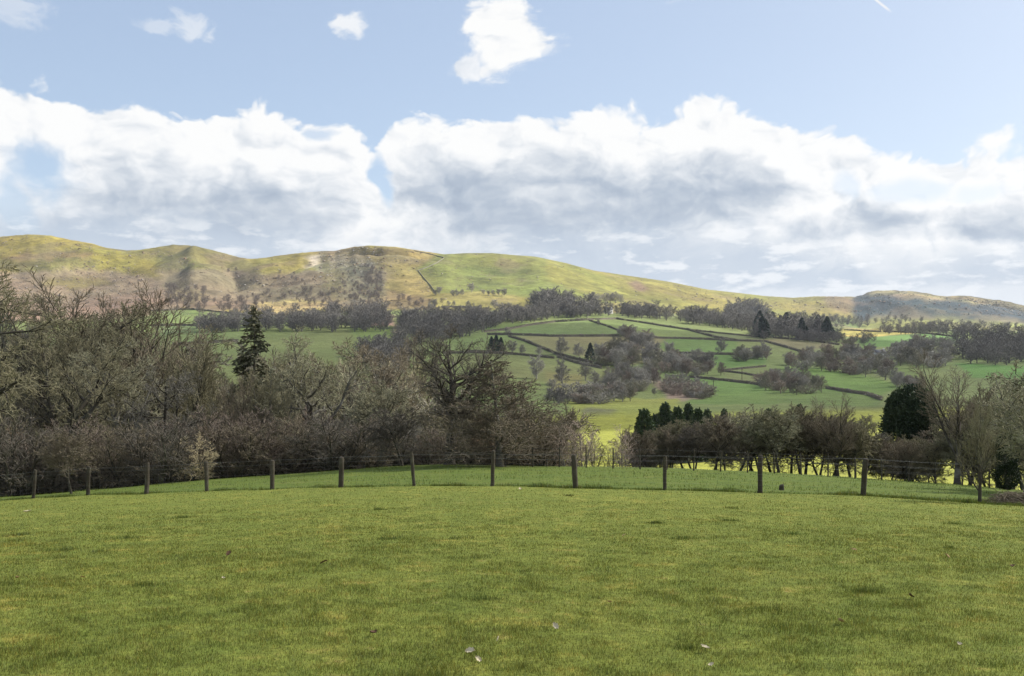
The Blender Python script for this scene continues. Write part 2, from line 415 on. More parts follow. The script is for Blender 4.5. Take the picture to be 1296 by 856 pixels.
def grass_colour(g, pos, dark=1.0, rough=False):
    """shared colour of turf: patches of green, yellow moss and dry thatch"""
    a = g.noise(pos, 0.23, 5, 0.62); b = g.noise(pos, 1.1, 5, 0.65); c = g.noise(pos, 4.5, 4, 0.6); d = g.noise(pos, 22.0, 3, 0.6)
    if rough:
        G1, G2, Yl, Br = (.088, .132, .022), (.125, .160, .028), (.17, .165, .04), (.13, .105, .045)
    else:
        G1, G2, Yl, Br = (.128, .162, .028), (.188, .206, .037), (.290, .250, .054), (.205, .157, .062)
    e5 = g.noise(pos, 2.4, 5, 0.7)
    col = g.mix(g.step(.34, .64, a * 0.18 + b * 0.37 + e5 * .45), G1, G2)
    col = g.mix(g.step(.52, .65, b * 0.32 + c * 0.25 + a * 0.15 + e5 * .28) * 0.85, col, Yl)
    col = g.mix(g.step(.55, .70, c * 0.55 + e5 * .25 + (1 - a) * 0.2) * 0.7, col, Br)
    f = 1.0 + (d - 0.5) * 1.2 + (c - .5) * 1.1
    return g.mix(1.0, col, g.vec(f * dark, f * dark, f * dark), 'MULTIPLY')

# ------------------------------------------------------------------ daylight
SUN_AZ, SUN_EL = radians(66), radians(40)       # measured from straight ahead towards the right
SUN_DIR = np.array((sin(SUN_AZ) * cos(SUN_EL), cos(SUN_AZ) * cos(SUN_EL), sin(SUN_EL)))
SKY_STRENGTH = 0.084
EXPOSURE = 1.1

def azel(u, py):
    a = atan((u - U0) / F); return a, (V0 - py) / F * cos(a)

def build_sky():
    W = bpy.data.worlds.new('World'); S.world = W; W.use_nodes = True
    t = W.node_tree; t.nodes.clear(); g = N(t)
    out = g.new('ShaderNodeOutputWorld'); bg = g.new('ShaderNodeBackground'); g.l.new(bg.outputs[0], out.inputs[0])
    bg.inputs['Strength'].default_value = SKY_STRENGTH
    sky = g.new('ShaderNodeTexSky', sky_type='NISHITA'); sky.sun_disc = False
    sky.sun_elevation = SUN_EL; sky.sun_rotation = SUN_AZ
    sky.air_density = 1.0; sky.dust_density = 1.6; sky.ozone_density = 1.2
    d = X(g, g.new('ShaderNodeTexCoord').outputs['Generated'])
    x, y, z = g.sep(d)
    az = g.math('ARCTAN2', x, y)
    e = z / ((x * x + y * y).sqrt() + 1e-4)
    e = g.math('MINIMUM', e, 4.0)
    k = 1.0 / (SKY_STRENGTH * 2 ** EXPOSURE)     # picture value 1.0 in sky units
    def rgb(r, gg, b): # picture srgb 0-255 -> sky units
        return tuple((((c / 255 + .055) / 1.055) ** 2.4) * k for c in (r, gg, b))
    p = g.vec(az, e * 1.25, 0.0)
    # ragged edges: large and small warps of the cloud coordinates
    wa = g.sep(g.noise(p, 5.5, 4, 0.55, dim='2D', color=True)); wb = g.sep(g.noise(p, 22.0, 4, 0.6, dim='2D', color=True))
    A = az + (wa[0] - 0.5) * 0.070 + (wb[0] - 0.5) * 0.016
    E = e + (wa[1] - 0.5) * 0.044 + (wb[1] - 0.5) * 0.014
    pw = g.vec(A, E * 1.35, 0.0)
    off = g.vec(A + 0.010, E * 1.35 + 0.016, 0.0)
    def puff(v):
        vo = g.new('ShaderNodeTexVoronoi', feature='F1', voronoi_dimensions='2D'); g.put(vo.inputs['Vector'], v); vo.inputs['Scale'].default_value = 15
        vo.inputs['Detail'].default_value = 3.0; vo.inputs['Roughness'].default_value = 0.6
        vo.normalize = True
        return X(g, vo.outputs['Distance'])
    f1 = puff(pw); f2 = puff(off)
    nz = g.noise(pw, 12.0, 7, 0.62, dim='2D')
    nz2 = g.noise(off, 12.0, 7, 0.62, dim='2D')
    # upper edge of the cloud bank, by bearing
    tops = [(-400, 60), (-150, 90), (0, 112), (40, 116), (75, 126), (125, 133), (165, 140), (205, 168), (250, 168), (290, 160), (330, 150), (375, 158), (400, 166), (425, 166), (450, 185), (470, 196),
            (490, 168), (530, 166), (580, 164), (640, 164), (700, 158), (760, 148), (800, 150), (850, 143), (930, 139), (975, 150), (1010, 170), (1060, 186), (1110, 196), (1150, 208), (1215, 206), (1265, 196), (1300, 206)]
    st = []
    for u_, p_ in tops[:32]:
        a_, e_ = azel(u_, p_); st.append(((a_ + 1) / 2, e_))
    T = g.ramp((A + 1.0) * 0.5, st)
    D = (T - E) * 30.0 + (0.40 - f1) * 2.4 + (nz - 0.5) * 1.0 + .12
    alpha = g.step(-0.06, 0.30, D)
    def ell(u_, p_, ru, rp, Aq=A, Eq=E):
        a_, e_ = azel(u_, p_); dx = (Aq - a_) * (F / ru); dy = (Eq - e_) * (F / rp)
        return 1.0 - (dx * dx + dy * dy).sqrt()
    # gaps of blue in the bank
    hole = None
    for (u_, p_, ru, rp, s_) in [(48, 215, 56, 46, 1.0), (12, 262, 26, 60, .8), (474, 226, 17, 40, 1.1), (412, 166, 14, 14, .7), (1170, 245, 60, 22, .55), (1265, 250, 40, 16, .4), (1085, 240, 24, 24, .5)]:
        h = g.step(-0.15, 0.55, ell(u_, p_, ru, rp) + (nz - 0.5) * .9 + (f1 - .4) * .9) * s_
        hole = h if hole is None else hole.max(h)
    alpha = alpha * (1.0 - g.math('MINIMUM', hole, 1.0))
    fine = g.noise(pw, 45.0, 5, .6, dim='2D')
    for (u_, p_, ru, rp, s_) in [(636, 20, 38, 44, 1.), (646, 52, 46, 40, 1.), (606, 80, 28, 14, .85), (437, 37, 21, 14, .8), (228, 30, 22, 12, .5), (254, 36, 9, 13, .5), (183, 36, 16, 7, .35), (18, 12, 34, 14, .35), (845, -2, 24, 6, .2)]:
        a2 = g.step(0.0, 0.50 if s_ > .84 else .8, ell(u_, p_, ru * (1 if s_ > .84 else 1.25), rp * (1 if s_ > .84 else 1.3)) + (nz - 0.5) * (1.0 if s_ > .84 else 2.2) + (fine - .5) * (.9 if s_ > .84 else 1.8) + (0.40 - f1) * .8) * s_
        alpha = alpha.max(a2)
    # high, broken cloud over the rest of the sky, out of the picture
    hi = g.step(.50, .62, g.noise(d, 2.4, 3, .6)) * g.step(.55, .95, e)
    alpha = alpha.max(hi)
    # grey bases
    gr = None
    for (u_, p_, ru, rp, s_) in [(250, 262, 190, 66, .85), (330, 285, 120, 48, .55), (120, 292, 90, 24, .55), (640, 248, 190, 92, 1.15), (560, 215, 80, 60, .6), (890, 240, 130, 56, 1.2), (760, 262, 190, 72, .9), (1105, 292, 70, 30, 1.0), (1285, 290, 55, 26, .9),
                                 (790, 205, 70, 22, .25), (1010, 300, 50, 20, .5), (1230, 305, 60, 12, .5), (130, 190, 50, 26, .25), (340, 178, 40, 20, .2)]:
        q = g.step(-0.1, 0.85, ell(u_, p_, ru, rp) + (nz - 0.5) * .5 + (.4 - f1) * .35) * s_
        gr = q if gr is None else gr + q
    lump = g.noise(g.vec(A, E * 1.7, 7.0), 13.0, 7, .58, dim='2D'); lumq = g.noise(g.vec(A + .012, E * 1.7 + .018, 7.0), 13.0, 7, .58, dim='2D')
    relief = (f2 - f1) * 1.9 + (nz2 - nz) * .6 + (lump - lumq) * 2.4      # lit from upper right
    crown = g.step(.0, 1.0, (T - E) * 13.0)                                 # how deep under the upper edge
    thick = (gr / (gr + .55)) * (crown * .85 + .15)
    B = 1.0 - thick * .80 + relief * .42 - (f1 - .35) * .26 - (lump - .5) * .62 * (thick + .18) - crown * .06
    cl = g.ramp(B, [(0.0, rgb(160, 174, 193)), (.28, rgb(181, 193, 208)), (.50, rgb(205, 213, 223)), (.72, rgb(231, 235, 240)), (.90, rgb(249, 250, 251)), (1.0, rgb(255, 255, 254))])
    # blue-grey murk under the bank, with thin bright wisps
    murk = g.step(azel(648, 262)[1], azel(648, 330)[1], e + (lump - .5) * .05 + g.step(.22, .36, az) * .034 - g.step(-.30, -.12, az) * g.step(.05, -.05, az) * -.014)
    wn = g.noise(g.vec(az * 0.75, e * 2.3, 0.3), 27.0, 5, .58, dim='2D')
    low = g.mix(g.step(.50, .66, wn + (f1 - .4) * -.10), rgb(192, 205, 221), rgb(234, 239, 245))
    low = g.mix(g.step(azel(648, 366)[1], azel(648, 385)[1], e + (wn - .5) * .03) * .7, low, rgb(238, 242, 247))
    fade = 1.0 - g.step(-.45, .6, az) * .20
    base = g.mix(1.0, X(g, sky.outputs[0]), g.vec(fade, fade, fade), 'MULTIPLY')
    veil = g.step(-.5, .75, az) * .12 + 0.26
    blue = g.mix(veil, base, rgb(226, 236, 246))
    c = g.mix(alpha, blue, cl)
    c = g.mix(murk * 0.86, c, low)
    # a short vapour trail
    a0, e0 = azel(1106, -2); a1, e1 = azel(1130, 17)
    ux, uy = a1 - a0, e1 - e0; L = sqrt(ux * ux + uy * uy); ux, uy = ux / L, uy / L
    tt = (az - a0) * ux + (e - e0) * uy; dd = g.math('ABSOLUTE', (az - a0) * uy - (e - e0) * ux)
    tr = g.step(.0016, .0004, dd) * g.step(-.002, .0, tt) * g.step(L, L * .6, tt)
    c = g.mix(tr * .85, c, rgb(250, 250, 250))
    g.put(bg.inputs['Color'], c)
    W.cycles.sampling_method = 'MANUAL'; W.cycles.sample_map_resolution = 512

build_sky()
sl = bpy.data.lights.new('sun', 'SUN'); sl.energy = 4.8; sl.angle = radians(0.53); sl.color = (1.0, .955, .88)
so = bpy.data.objects.new('sun', sl); COL.objects.link(so)
from mathutils import Vector
so.rotation_euler = Vector(SUN_DIR).to_track_quat('Z', 'Y').to_euler(); so.location = (300, 100, 600)

cam = bpy.data.cameras.new('camera'); co = bpy.data.objects.new('camera', cam); COL.objects.link(co)
co.location = (0, 0, EYE); co.rotation_euler = (pi / 2, 0, 0)
cam.sensor_width = 36; cam.lens = 36 * F / 1296; cam.shift_y = (V0 - 428) / 1296; cam.clip_start = 0.1; cam.clip_end = 30000
S.camera = co
S.view_settings.view_transform = 'Standard'; S.view_settings.look = 'None'; S.view_settings.gamma = 1; S.view_settings.exposure = EXPOSURE
S.view_settings.use_curve_mapping = False
S.render.engine = 'CYCLES'
S.cycles.max_bounces = 5; S.cycles.diffuse_bounces = 2; S.cycles.glossy_bounces = 1; S.cycles.transmission_bounces = 2; S.cycles.volume_bounces = 0; S.cycles.transparent_max_bounces = 8
S.cycles.use_adaptive_sampling = True; S.cycles.adaptive_threshold = 0.006
S.cycles.use_denoising = True

# ------------------------------------------------------------------ cumulus overhead, outside the frame: they shade the lawn and the middle of the valley
def cloud_mass():
    m, g, b, out = material('cloud_vapour')
    df = g.new('ShaderNodeBsdfDiffuse'); df.inputs[0].default_value = (.93, .93, .93, 1)
    tl = g.new('ShaderNodeBsdfTranslucent'); tl.inputs[0].default_value = (.93, .93, .93, 1)
    tp = g.new('ShaderNodeBsdfTransparent')
    m1 = g.new('ShaderNodeMixShader'); m1.inputs[0].default_value = .5; g.l.new(df.outputs[0], m1.inputs[1]); g.l.new(tl.outputs[0], m1.inputs[2])
    m2 = g.new('ShaderNodeMixShader'); m2.inputs[0].default_value = CLOUD_THIN; g.l.new(m1.outputs[0], m2.inputs[1]); g.l.new(tp.outputs[0], m2.inputs[2])
    g.l.new(m2.outputs[0], out.inputs[0])
    import bmesh
    bm = bmesh.new(); bmesh.ops.create_icosphere(bm, subdivisions=5, radius=1.0)
    bv = np.array([v.co[:] for v in bm.verts]); bf = np.array([[v.index for v in f.verts] for f in bm.faces]); bm.free()
    verts = []; faces = []; n = 0
    # where on the ground each one's shadow lies: centre x, y, half-widths, turn
    for j, (cx, cy, rx, ry, rz, H) in enumerate(CLOUD_SHADOWS):
        c = np.array((cx, cy, 0.0)) + SUN_DIR * (H / SUN_DIR[2])
        v = bv.copy()
        r = 1 + 0.16 * fbm(v[:, 0] * 2.2 + 5 * j, v[:, 1] * 2.2 + v[:, 2], 60 + j, 4)
        v = v * r[:, None]
        top = v[:, 2] > 0
        zz = np.where(top, v[:, 2] * 70 * (1 + .5 * fbm(v[:, 0] * 4, v[:, 1] * 4, 80 + j, 3)), v[:, 2] * 18)
        ca, sa = cos(rz), sin(rz)
        px, py_ = v[:, 0] * rx, v[:, 1] * ry
        verts.append(np.stack([c[0] + px * ca - py_ * sa, c[1] + px * sa + py_ * ca, c[2] + zz], -1)); faces.append(bf + n); n += len(bv)
    me = mesh_from('clouds', np.concatenate(verts), np.concatenate(faces), 3, [m], smooth=True)
    o = link('clouds', me); o['kind'] = 'stuff'; o['label'] = 'broken white cumulus drifting overhead'
CLOUD_THIN = .66
CLOUD_SHADOWS = [(-70, 15, 250, 58, -0.04, 1000.0), (-150, 130, 150, 130, 0.0, 1080.0), (60, 600, 760, 350, 0.0, 1000.0), (1330, 2850, 620, 400, 0.05, 2600.0)]
cloud_mass()

def haze():
    import bmesh
    bm = bmesh.new(); bmesh.ops.create_cube(bm, size=1.0)
    x0, x1, y0, y1, z0, z1 = -5000, 5400, -120, 5500, -16, 430
    for v in bm.verts:
        v.co = ((x0 + x1) / 2 + v.co.x * (x1 - x0), (y0 + y1) / 2 + v.co.y * (y1 - y0), (z0 + z1) / 2 + v.co.z * (z1 - z0))
    me = bpy.data.meshes.new('haze'); bm.to_mesh(me); bm.free()
    m = bpy.data.materials.new('haze_air'); m.use_nodes = True; m.node_tree.nodes.clear(); g = N(m.node_tree)
    out = g.new('ShaderNodeOutputMaterial'); pv = g.new('ShaderNodeVolumePrincipled')
    pv.inputs['Color'].default_value = (.80, .88, 1.0, 1); pv.inputs['Density'].default_value = HAZE; pv.inputs['Anisotropy'].default_value = 0.2
    g.l.new(pv.outputs[0], out.inputs['Volume']); me.materials.append(m)
    o = link('haze', me); o['kind'] = 'stuff'
HAZE = 0.000045
if HAZE: haze()

LANDS = land()

# ------------------------------------------------------------------ turf
def ground_material(name, rough):
    m, g, b, out = material(name)
    pos = X(g, g.new('ShaderNodeNewGeometry').outputs['Position'])
    c = grass_colour(g, pos, 1.05 if rough else 1.12, rough)
    b.inputs['Roughness'].default_value = 1.0
    g.put(b.inputs['Base Color'], c)
    bump = g.new('ShaderNodeBump'); bump.inputs['Strength'].default_value = 0.9; bump.inputs['Distance'].default_value = 0.05
    g.put(bump.inputs['Height'], g.noise(pos, 9.0, 6, 0.7)); g.l.new(bump.outputs[0], b.inputs['Normal'])
    return m
LANDS['lawn'].data.materials.append(ground_material('mown_turf', False))
LANDS['paddock'].data.materials.append(ground_material('rough_turf', True))

def blade_material(name, rough, lift):
    m, g, b, out = material(name)
    pos = X(g, g.new('ShaderNodeNewGeometry').outputs['Position'])
    c = grass_colour(g, pos, lift, rough)
    at = g.new('ShaderNodeVertexColor', layer_name='tint')
    c = g.mix(1.0, c, X(g, at.outputs[0]), 'MULTIPLY')
    g.put(b.inputs['Base Color'], c); b.inputs['Roughness'].default_value = .55; b.inputs['Specular IOR Level'].default_value = .3
    tl = g.new('ShaderNodeBsdfTranslucent'); g.put(tl.inputs[0], c)
    mx = g.new('ShaderNodeMixShader'); mx.inputs[0].default_value = .3
    g.l.new(b.outputs[0], mx.inputs[1]); g.l.new(tl.outputs[0], mx.inputs[2]); g.l.new(mx.outputs[0], out.inputs[0])
    return m

def blades(name, x, Y, hgt, wid, mat, seed, lean=.45):
    r = np.random.default_rng(seed); n = len(x)
    z = height(uof(x, Y), Y)
    a = r.uniform(0, 2 * pi, n); L = r.uniform(0, lean, n) * hgt; b = r.uniform(0, 2 * pi, n)
    ox, oy = np.cos(a) * wid / 2, np.sin(a) * wid / 2
    V = np.empty((n, 3, 3), np.float32)
    V[:, 0] = np.stack([x - ox, Y - oy, z - .006], -1); V[:, 1] = np.stack([x + ox, Y + oy, z - .006], -1)
    V[:, 2] = np.stack([x + np.cos(b) * L, Y + np.sin(b) * L, z + hgt], -1)
    me = mesh_from(name, V.reshape(-1, 3), np.arange(n * 3), 3, [mat], smooth=False)
    ca = me.color_attributes.new('tint', 'FLOAT_COLOR', 'POINT')
    t = r.normal(1.0, .14, n).clip(.5, 1.6); wv = r.uniform(-.12, .16, n); dry = r.random(n) < .07
    c = np.ones((n, 4), np.float32); c[:, 0] = t * (1 + wv); c[:, 1] = t; c[:, 2] = t * (1 - wv)
    c[dry, 0] *= 1.9; c[dry, 1] *= 1.35; c[dry, 2] *= 1.3
    ca.data.foreach_set('color', np.repeat(c, 3, 0).ravel())
    o = link(name, me); o['kind'] = 'stuff'; return o

def sow():
    r = np.random.default_rng(5)
    n = N_BLADES
    Y = np.exp(r.uniform(math.log(5.2), math.log(37), n)); k = r.uniform(-.72, .76, n)
    x = k * np.maximum(Y, 9)
    u = uof(x, Y); ok = (Y < fenceY(u) - .1)
    x, Y = x[ok], Y[ok]
    clump = fbm(x / .22, Y / .22, 201, 3) * .7 + fbm(x / .9, Y / .8, 203, 3) * .5
    keep = r.random(len(x)) < (.55 + .35 * smooth01(-.4, .5, clump)) * (1 - .72 * smooth01(11, 28, Y))
    x, Y, clump = x[keep], Y[keep], clump[keep]
    h = (0.020 + 0.018 * smooth01(-.3, .8, clump)) * r.uniform(.6, 1.35, len(x)) * (1 + .3 * smooth01(.45, .8, clump))
    w = np.maximum(.0045, .00055 * Y) * r.uniform(.7, 1.3, len(x))
    blades('grass', x, Y, h, w, blade_material('grass_blade', False, .90), 6, .8)
    # taller green tufts left by the mower
    cx = []; cy = []
    for i in range(34):
        q = math.exp(r.uniform(math.log(5.8), math.log(26))); kx = r.uniform(-.55, .55) * max(q, 7)
        if i < 4: kx, q = [(-.26, 6.35), (3.35, 6.9), (-1.3, 6.1), (2.2, 8.2)][i]
        m = int(r.uniform(60, 190)); rad = r.uniform(.05, .16)
        cx.append(kx + r.normal(0, rad, m)); cy.append(q + r.normal(0, rad * .7, m))
    cx = np.concatenate(cx); cy = np.concatenate(cy)
    blades('grass_tufts', cx, cy, r.uniform(.03, .065, len(cx)), np.maximum(.005, .0006 * cy), blade_material('tuft_blade', True, .85), 9, .7)
    # unmown strip under the fence and over the brow
    n = 60000
    uu = r.uniform(-260, 1560, n); fy = fenceY(uu); cy = Yc(uu)
    side = r.random(n) < .5
    Y = np.where(side, fy + r.gamma(1.3, .28, n) - .12, fy + (cy + 3 - fy) * r.random(n))
    x = xy(uu, Y)
    cl = fbm(x / 1.0, Y / .8, 301, 3)
    keep = r.random(n) < .25 + .9 * smooth01(-.25, .4, cl); x, Y, cl, side = x[keep], Y[keep], cl[keep], side[keep]
    h = np.where(side, .05 + .09 * smooth01(-.1, .7, cl), .05 + .06 * smooth01(-.1, .7, cl)) * r.uniform(.5, 1.3, len(x))
    blades('rough_grass', x, Y, h, np.full(len(x), .018) * r.uniform(.6, 1.3, len(x)), blade_material('rough_blade', True, 1.0), 8, .7)
N_BLADES = 1200000
sow()

# ------------------------------------------------------------------ growing bare trees
def _norm(v):
    l = sqrt(v[0] * v[0] + v[1] * v[1] + v[2] * v[2]) or 1.0
    return (v[0] / l, v[1] / l, v[2] / l)
def _perp(d, az):
    a = (0, 0, 1) if abs(d[2]) < .9 else (1, 0, 0)
    s = _norm((d[1] * a[2] - d[2] * a[1], d[2] * a[0] - d[0] * a[2], d[0] * a[1] - d[1] * a[0]))
    t = (d[1] * s[2] - d[2] * s[1], d[2] * s[0] - d[0] * s[2], d[0] * s[1] - d[1] * s[0])
    c, q = cos(az), sin(az)
    return (s[0] * c + t[0] * q, s[1] * c + t[1] * q, s[2] * c + t[2] * q)

def grow(seed, sp):
    """list of (level, points, radii)"""
    R = random.Random(seed); out = []
    LV = sp['levels']; rmin = sp.get('rmin', .006)
    def branch(p, d, L, r, lv):
        q = LV[lv]; n = q['seg']; step = L / n; pts = [p]; rad = [r]; dirs = [d]
        w = q['wig']; up = q['up']
        for i in range(n):
            d = _norm((d[0] + R.gauss(0, w), d[1] + R.gauss(0, w), d[2] + R.gauss(0, w) + up))
            p = (p[0] + d[0] * step, p[1] + d[1] * step, p[2] + d[2] * step)
            if p[2] < .12: p = (p[0], p[1], .12 + R.random() * .1)
            pts.append(p); dirs.append(d); rad.append(max(rmin * (.55 if i == n - 1 else 1), r * (1 - q.get('tap', .75) * (i + 1) / n)))
        out.append((lv, pts, rad))
        if lv + 1 >= len(LV): return
        c = LV[lv + 1]; k = c['n']; k = max(1, int(round(k * R.uniform(.75, 1.25)))) if lv else k
        az = R.random() * 6.28
        for j in range(k):
            t = c['t0'] + (1 - c['t0']) * ((j + R.random()) / k)
            f = t * n; i = min(int(f), n - 1); f -= i
            a, b = pts[i], pts[i + 1]
            s = (a[0] + (b[0] - a[0]) * f, a[1] + (b[1] - a[1]) * f, a[2] + (b[2] - a[2]) * f)
            az += 2.4 + R.uniform(-.5, .5)
            an = radians(c['ang'] * R.uniform(.7, 1.3)); pd = _perp(dirs[i], az)
            nd = _norm(tuple(dirs[i][m] * cos(an) + pd[m] * sin(an) for m in range(3)))
            shape = c['shape'](t) if 'shape' in c else 1 - .45 * t
            base_r = rad[i] + (rad[i + 1] - rad[i]) * f
            branch(s, nd, L * c['len'] * shape * R.uniform(.75, 1.25), max(rmin, base_r * c.get('rr', .55)), lv + 1)
    for (off, lean, ls) in sp.get('stems', [((0, 0), (0, 0), 1)]):
        d = _norm((lean[0], lean[1], 1)); branch((off[0], off[1], -.25), d, sp['L'] * ls, sp['r'] * sqrt(ls), 0)
    top = max(p[2] for b in out for p in b[1]); s = sp['H'] / top
    return [(lv, [(x * s, y * s, z * s) for x, y, z in P], [r * s for r in rr]) for lv, P, rr in out]

def tubes(lines, sides):
    """merge polylines into tapering tubes -> verts, quads"""
    groups = {}
    for P, r in lines: groups.setdefault(len(P), []).append((P, r))
    VV = []; FF = []; n0 = 0
    for m, ls in groups.items():
        P = np.array([l[0] for l in ls], float); r = np.array([l[1] for l in ls], float); B = len(ls)
        t = np.empty_like(P); t[:, 1:-1] = P[:, 2:] - P[:, :-2]; t[:, 0] = P[:, 1] - P[:, 0]; t[:, -1] = P[:, -1] - P[:, -2]
        t /= np.linalg.norm(t, axis=2, keepdims=True) + 1e-9
        ref = np.where(np.abs(t[:, :1, 2:3]) < .9, np.array([0, 0, 1.]), np.array([1., 0, 0])); ref = np.broadcast_to(ref, t.shape)
        a = np.cross(t, ref); a /= np.linalg.norm(a, axis=2, keepdims=True) + 1e-9; b = np.cross(t, a)
        ang = np.arange(sides) * 2 * pi / sides
        ring = P[:, :, None] + r[:, :, None, None] * (a[:, :, None] * np.cos(ang)[None, None, :, None] + b[:, :, None] * np.sin(ang)[None, None, :, None])
        VV.append(ring.reshape(-1, 3))
        i = n0 + np.arange(B * m * sides).reshape(B, m, sides); j = np.roll(i, -1, 2)
        FF.append(np.stack([i[:, :-1], j[:, :-1], j[:, 1:], i[:, 1:]], -1).reshape(-1, 4)); n0 += B * m * sides
    return np.concatenate(VV), np.concatenate(FF)

def dome(t): return .45 + .75 * sin(pi * min(1, .15 + t * .8))
SPEC = {
 'oak': dict(H=10, L=8.4, r=.30, rmin=.011, levels=[
    dict(seg=9, wig=.07, up=.03, tap=.80), dict(n=15, t0=.30, ang=62, len=.50, seg=6, wig=.20, up=.05, rr=.66, shape=lambda t: 1.15 - .6 * t),
    dict(n=8, t0=.22, ang=48, len=.46, seg=4, wig=.24, up=.03, rr=.6), dict(n=8, t0=.15, ang=46, len=.55, seg=3, wig=.16, up=.03), dict(n=6, t0=.08, ang=40, len=.58, seg=2, wig=.12, up=.02)]),
 'talloak': dict(H=10, L=9.4, r=.40, rmin=.012, levels=[
    dict(seg=10, wig=.028, up=.05, tap=.82), dict(n=19, t0=.30, ang=60, len=.34, seg=6, wig=.17, up=.07, rr=.72, shape=lambda t: .55 + .75 * sin(pi * min(1, max(0, (t - .2) / .85)))),
    dict(n=9, t0=.2, ang=46, len=.50, seg=4, wig=.18, up=.04, rr=.66), dict(n=8, t0=.15, ang=46, len=.55, seg=3, wig=.16, up=.03), dict(n=5, t0=.08, ang=40, len=.58, seg=2, wig=.12, up=.02)]),
 'ash': dict(H=11, L=10, r=.28, rmin=.0105, levels=[
    dict(seg=9, wig=.05, up=.05, tap=.85), dict(n=17, t0=.15, ang=36, len=.52, seg=6, wig=.07, up=.11, rr=.55, shape=lambda t: 1.2 - .75 * t),
    dict(n=9, t0=.15, ang=30, len=.46, seg=4, wig=.07, up=.13, rr=.58), dict(n=7, t0=.1, ang=30, len=.58, seg=3, wig=.07, up=.09), dict(n=4, t0=.05, ang=28, len=.65, seg=2, wig=.08, up=.06)]),
 'coppice': dict(H=9, L=8.4, r=.115, rmin=.0105, stems=[((.3 * cos(a * .9), .3 * sin(a * .9)), (.05 + .17 * cos(a * .9), .17 * sin(a * .9)), .72 + .05 * (a % 6)) for a in range(7)], levels=[
    dict(seg=8, wig=.035, up=.02, tap=.85), dict(n=15, t0=.15, ang=30, len=.30, seg=5, wig=.06, up=.10, rr=.5, shape=lambda t: 1.15 - .6 * t),
    dict(n=9, t0=.1, ang=28, len=.5, seg=3, wig=.07, up=.10, rr=.6), dict(n=7, t0=.05, ang=28, len=.6, seg=2, wig=.08, up=.06)]),
 'goblet': dict(H=8, L=3.6, r=.20, rmin=.0095, levels=[
    dict(seg=5, wig=.03, up=.05, tap=.45), dict(n=12, t0=.42, ang=36, len=1.15, seg=7, wig=.06, up=.075, rr=.66, shape=lambda t: 1.0 + .15 * t),
    dict(n=9, t0=.22, ang=30, len=.42, seg=4, wig=.06, up=.09, rr=.5), dict(n=9, t0=.12, ang=30, len=.55, seg=3, wig=.08, up=.05), dict(n=5, t0=.06, ang=32, len=.55, seg=2, wig=.10, up=.04)]),
 'thorn': dict(H=4.5, L=2.6, r=.062, rmin=.009, levels=[
    dict(seg=5, wig=.12, up=.04, tap=.6), dict(n=13, t0=.42, ang=54, len=.80, seg=5, wig=.15, up=.08, rr=.6),
    dict(n=9, t0=.10, ang=50, len=.52, seg=4, wig=.2, up=.04, rr=.6), dict(n=8, t0=.08, ang=46, len=.52, seg=3, wig=.15, up=.04), dict(n=6, t0=.05, ang=42, len=.58, seg=2, wig=.12, up=.03)]),
 'shrub': dict(H=3.2, L=2.6, r=.05, rmin=.0085, stems=[((.25 * cos(a * 1.05), .25 * sin(a * 1.05)), (.42 * cos(a * 1.05 + .3), .42 * sin(a * 1.05 + .3)), .8 + .05 * (a % 5)) for a in range(6)] + [((0, 0), (.05, 0), 1)], levels=[
    dict(seg=6, wig=.09, up=.03, tap=.7), dict(n=10, t0=.05, ang=44, len=.5, seg=4, wig=.16, up=.06, rr=.6),
    dict(n=8, t0=.06, ang=42, len=.55, seg=3, wig=.11, up=.05), dict(n=6, t0=.05, ang=38, len=.6, seg=2, wig=.10, up=.04)]),
 'larch': dict(H=7, L=6.8, r=.12, rmin=.0125, levels=[
    dict(seg=9, wig=.015, up=.05, tap=.9), dict(n=64, t0=.10, ang=80, len=.42, seg=5, wig=.06, up=.035, rr=.32, shape=lambda t: 1.15 * (1.02 - t) ** .75),
    dict(n=19, t0=.10, ang=50, len=.36, seg=3, wig=.10, up=.03, rr=.5), dict(n=7, t0=.08, ang=44, len=.5, seg=2, wig=.10, up=.03)]),
 'sapling': dict(H=3, L=3.0, r=.03, rmin=.008, stems=[((0, 0), (.06, 0), 1), ((.12, .05), (.2, .1), .8), ((-.1, .03), (-.22, .05), .85), ((.02, -.1), (.05, -.2), .7)], levels=[
    dict(seg=6, wig=.05, up=.05, tap=.8), dict(n=15, t0=.12, ang=38, len=.36, seg=3, wig=.12, up=.1, rr=.6, shape=lambda t: 1.1 - .6 * t), dict(n=7, t0=.1, ang=36, len=.5, seg=2, wig=.15, up=.06)]),
 'far': dict(H=10, L=7.2, r=.26, rmin=.036, levels=[
    dict(seg=5, wig=.05, up=.03, tap=.7), dict(n=15, t0=.14, ang=58, len=.58, seg=4, wig=.13, up=.07, rr=.5),
    dict(n=12, t0=.12, ang=50, len=.50, seg=3, wig=.15, up=.04, rr=.6), dict(n=11, t0=.08, ang=48, len=.55, seg=2, wig=.13, up=.03)]),
 'farlow': dict(H=10, L=7.4, r=.30, rmin=.085, levels=[
    dict(seg=3, wig=.05, up=.03, tap=.7), dict(n=14, t0=.10, ang=58, len=.58, seg=3, wig=.14, up=.07, rr=.5),
    dict(n=14, t0=.10, ang=52, len=.52, seg=2, wig=.22, up=.04, rr=.6)]),
 'farbush': dict(H=5, L=3.4, r=.10, rmin=.045, stems=[((.7 * cos(a * 1.26), .7 * sin(a * 1.26)), (.5 * cos(a * 1.26), .5 * sin(a * 1.26)), 1) for a in range(5)], levels=[
    dict(seg=4, wig=.1, up=.03, tap=.7), dict(n=11, t0=.04, ang=50, len=.55, seg=3, wig=.16, up=.05, rr=.6), dict(n=11, t0=.06, ang=48, len=.55, seg=2, wig=.2, up=.03)]),
}

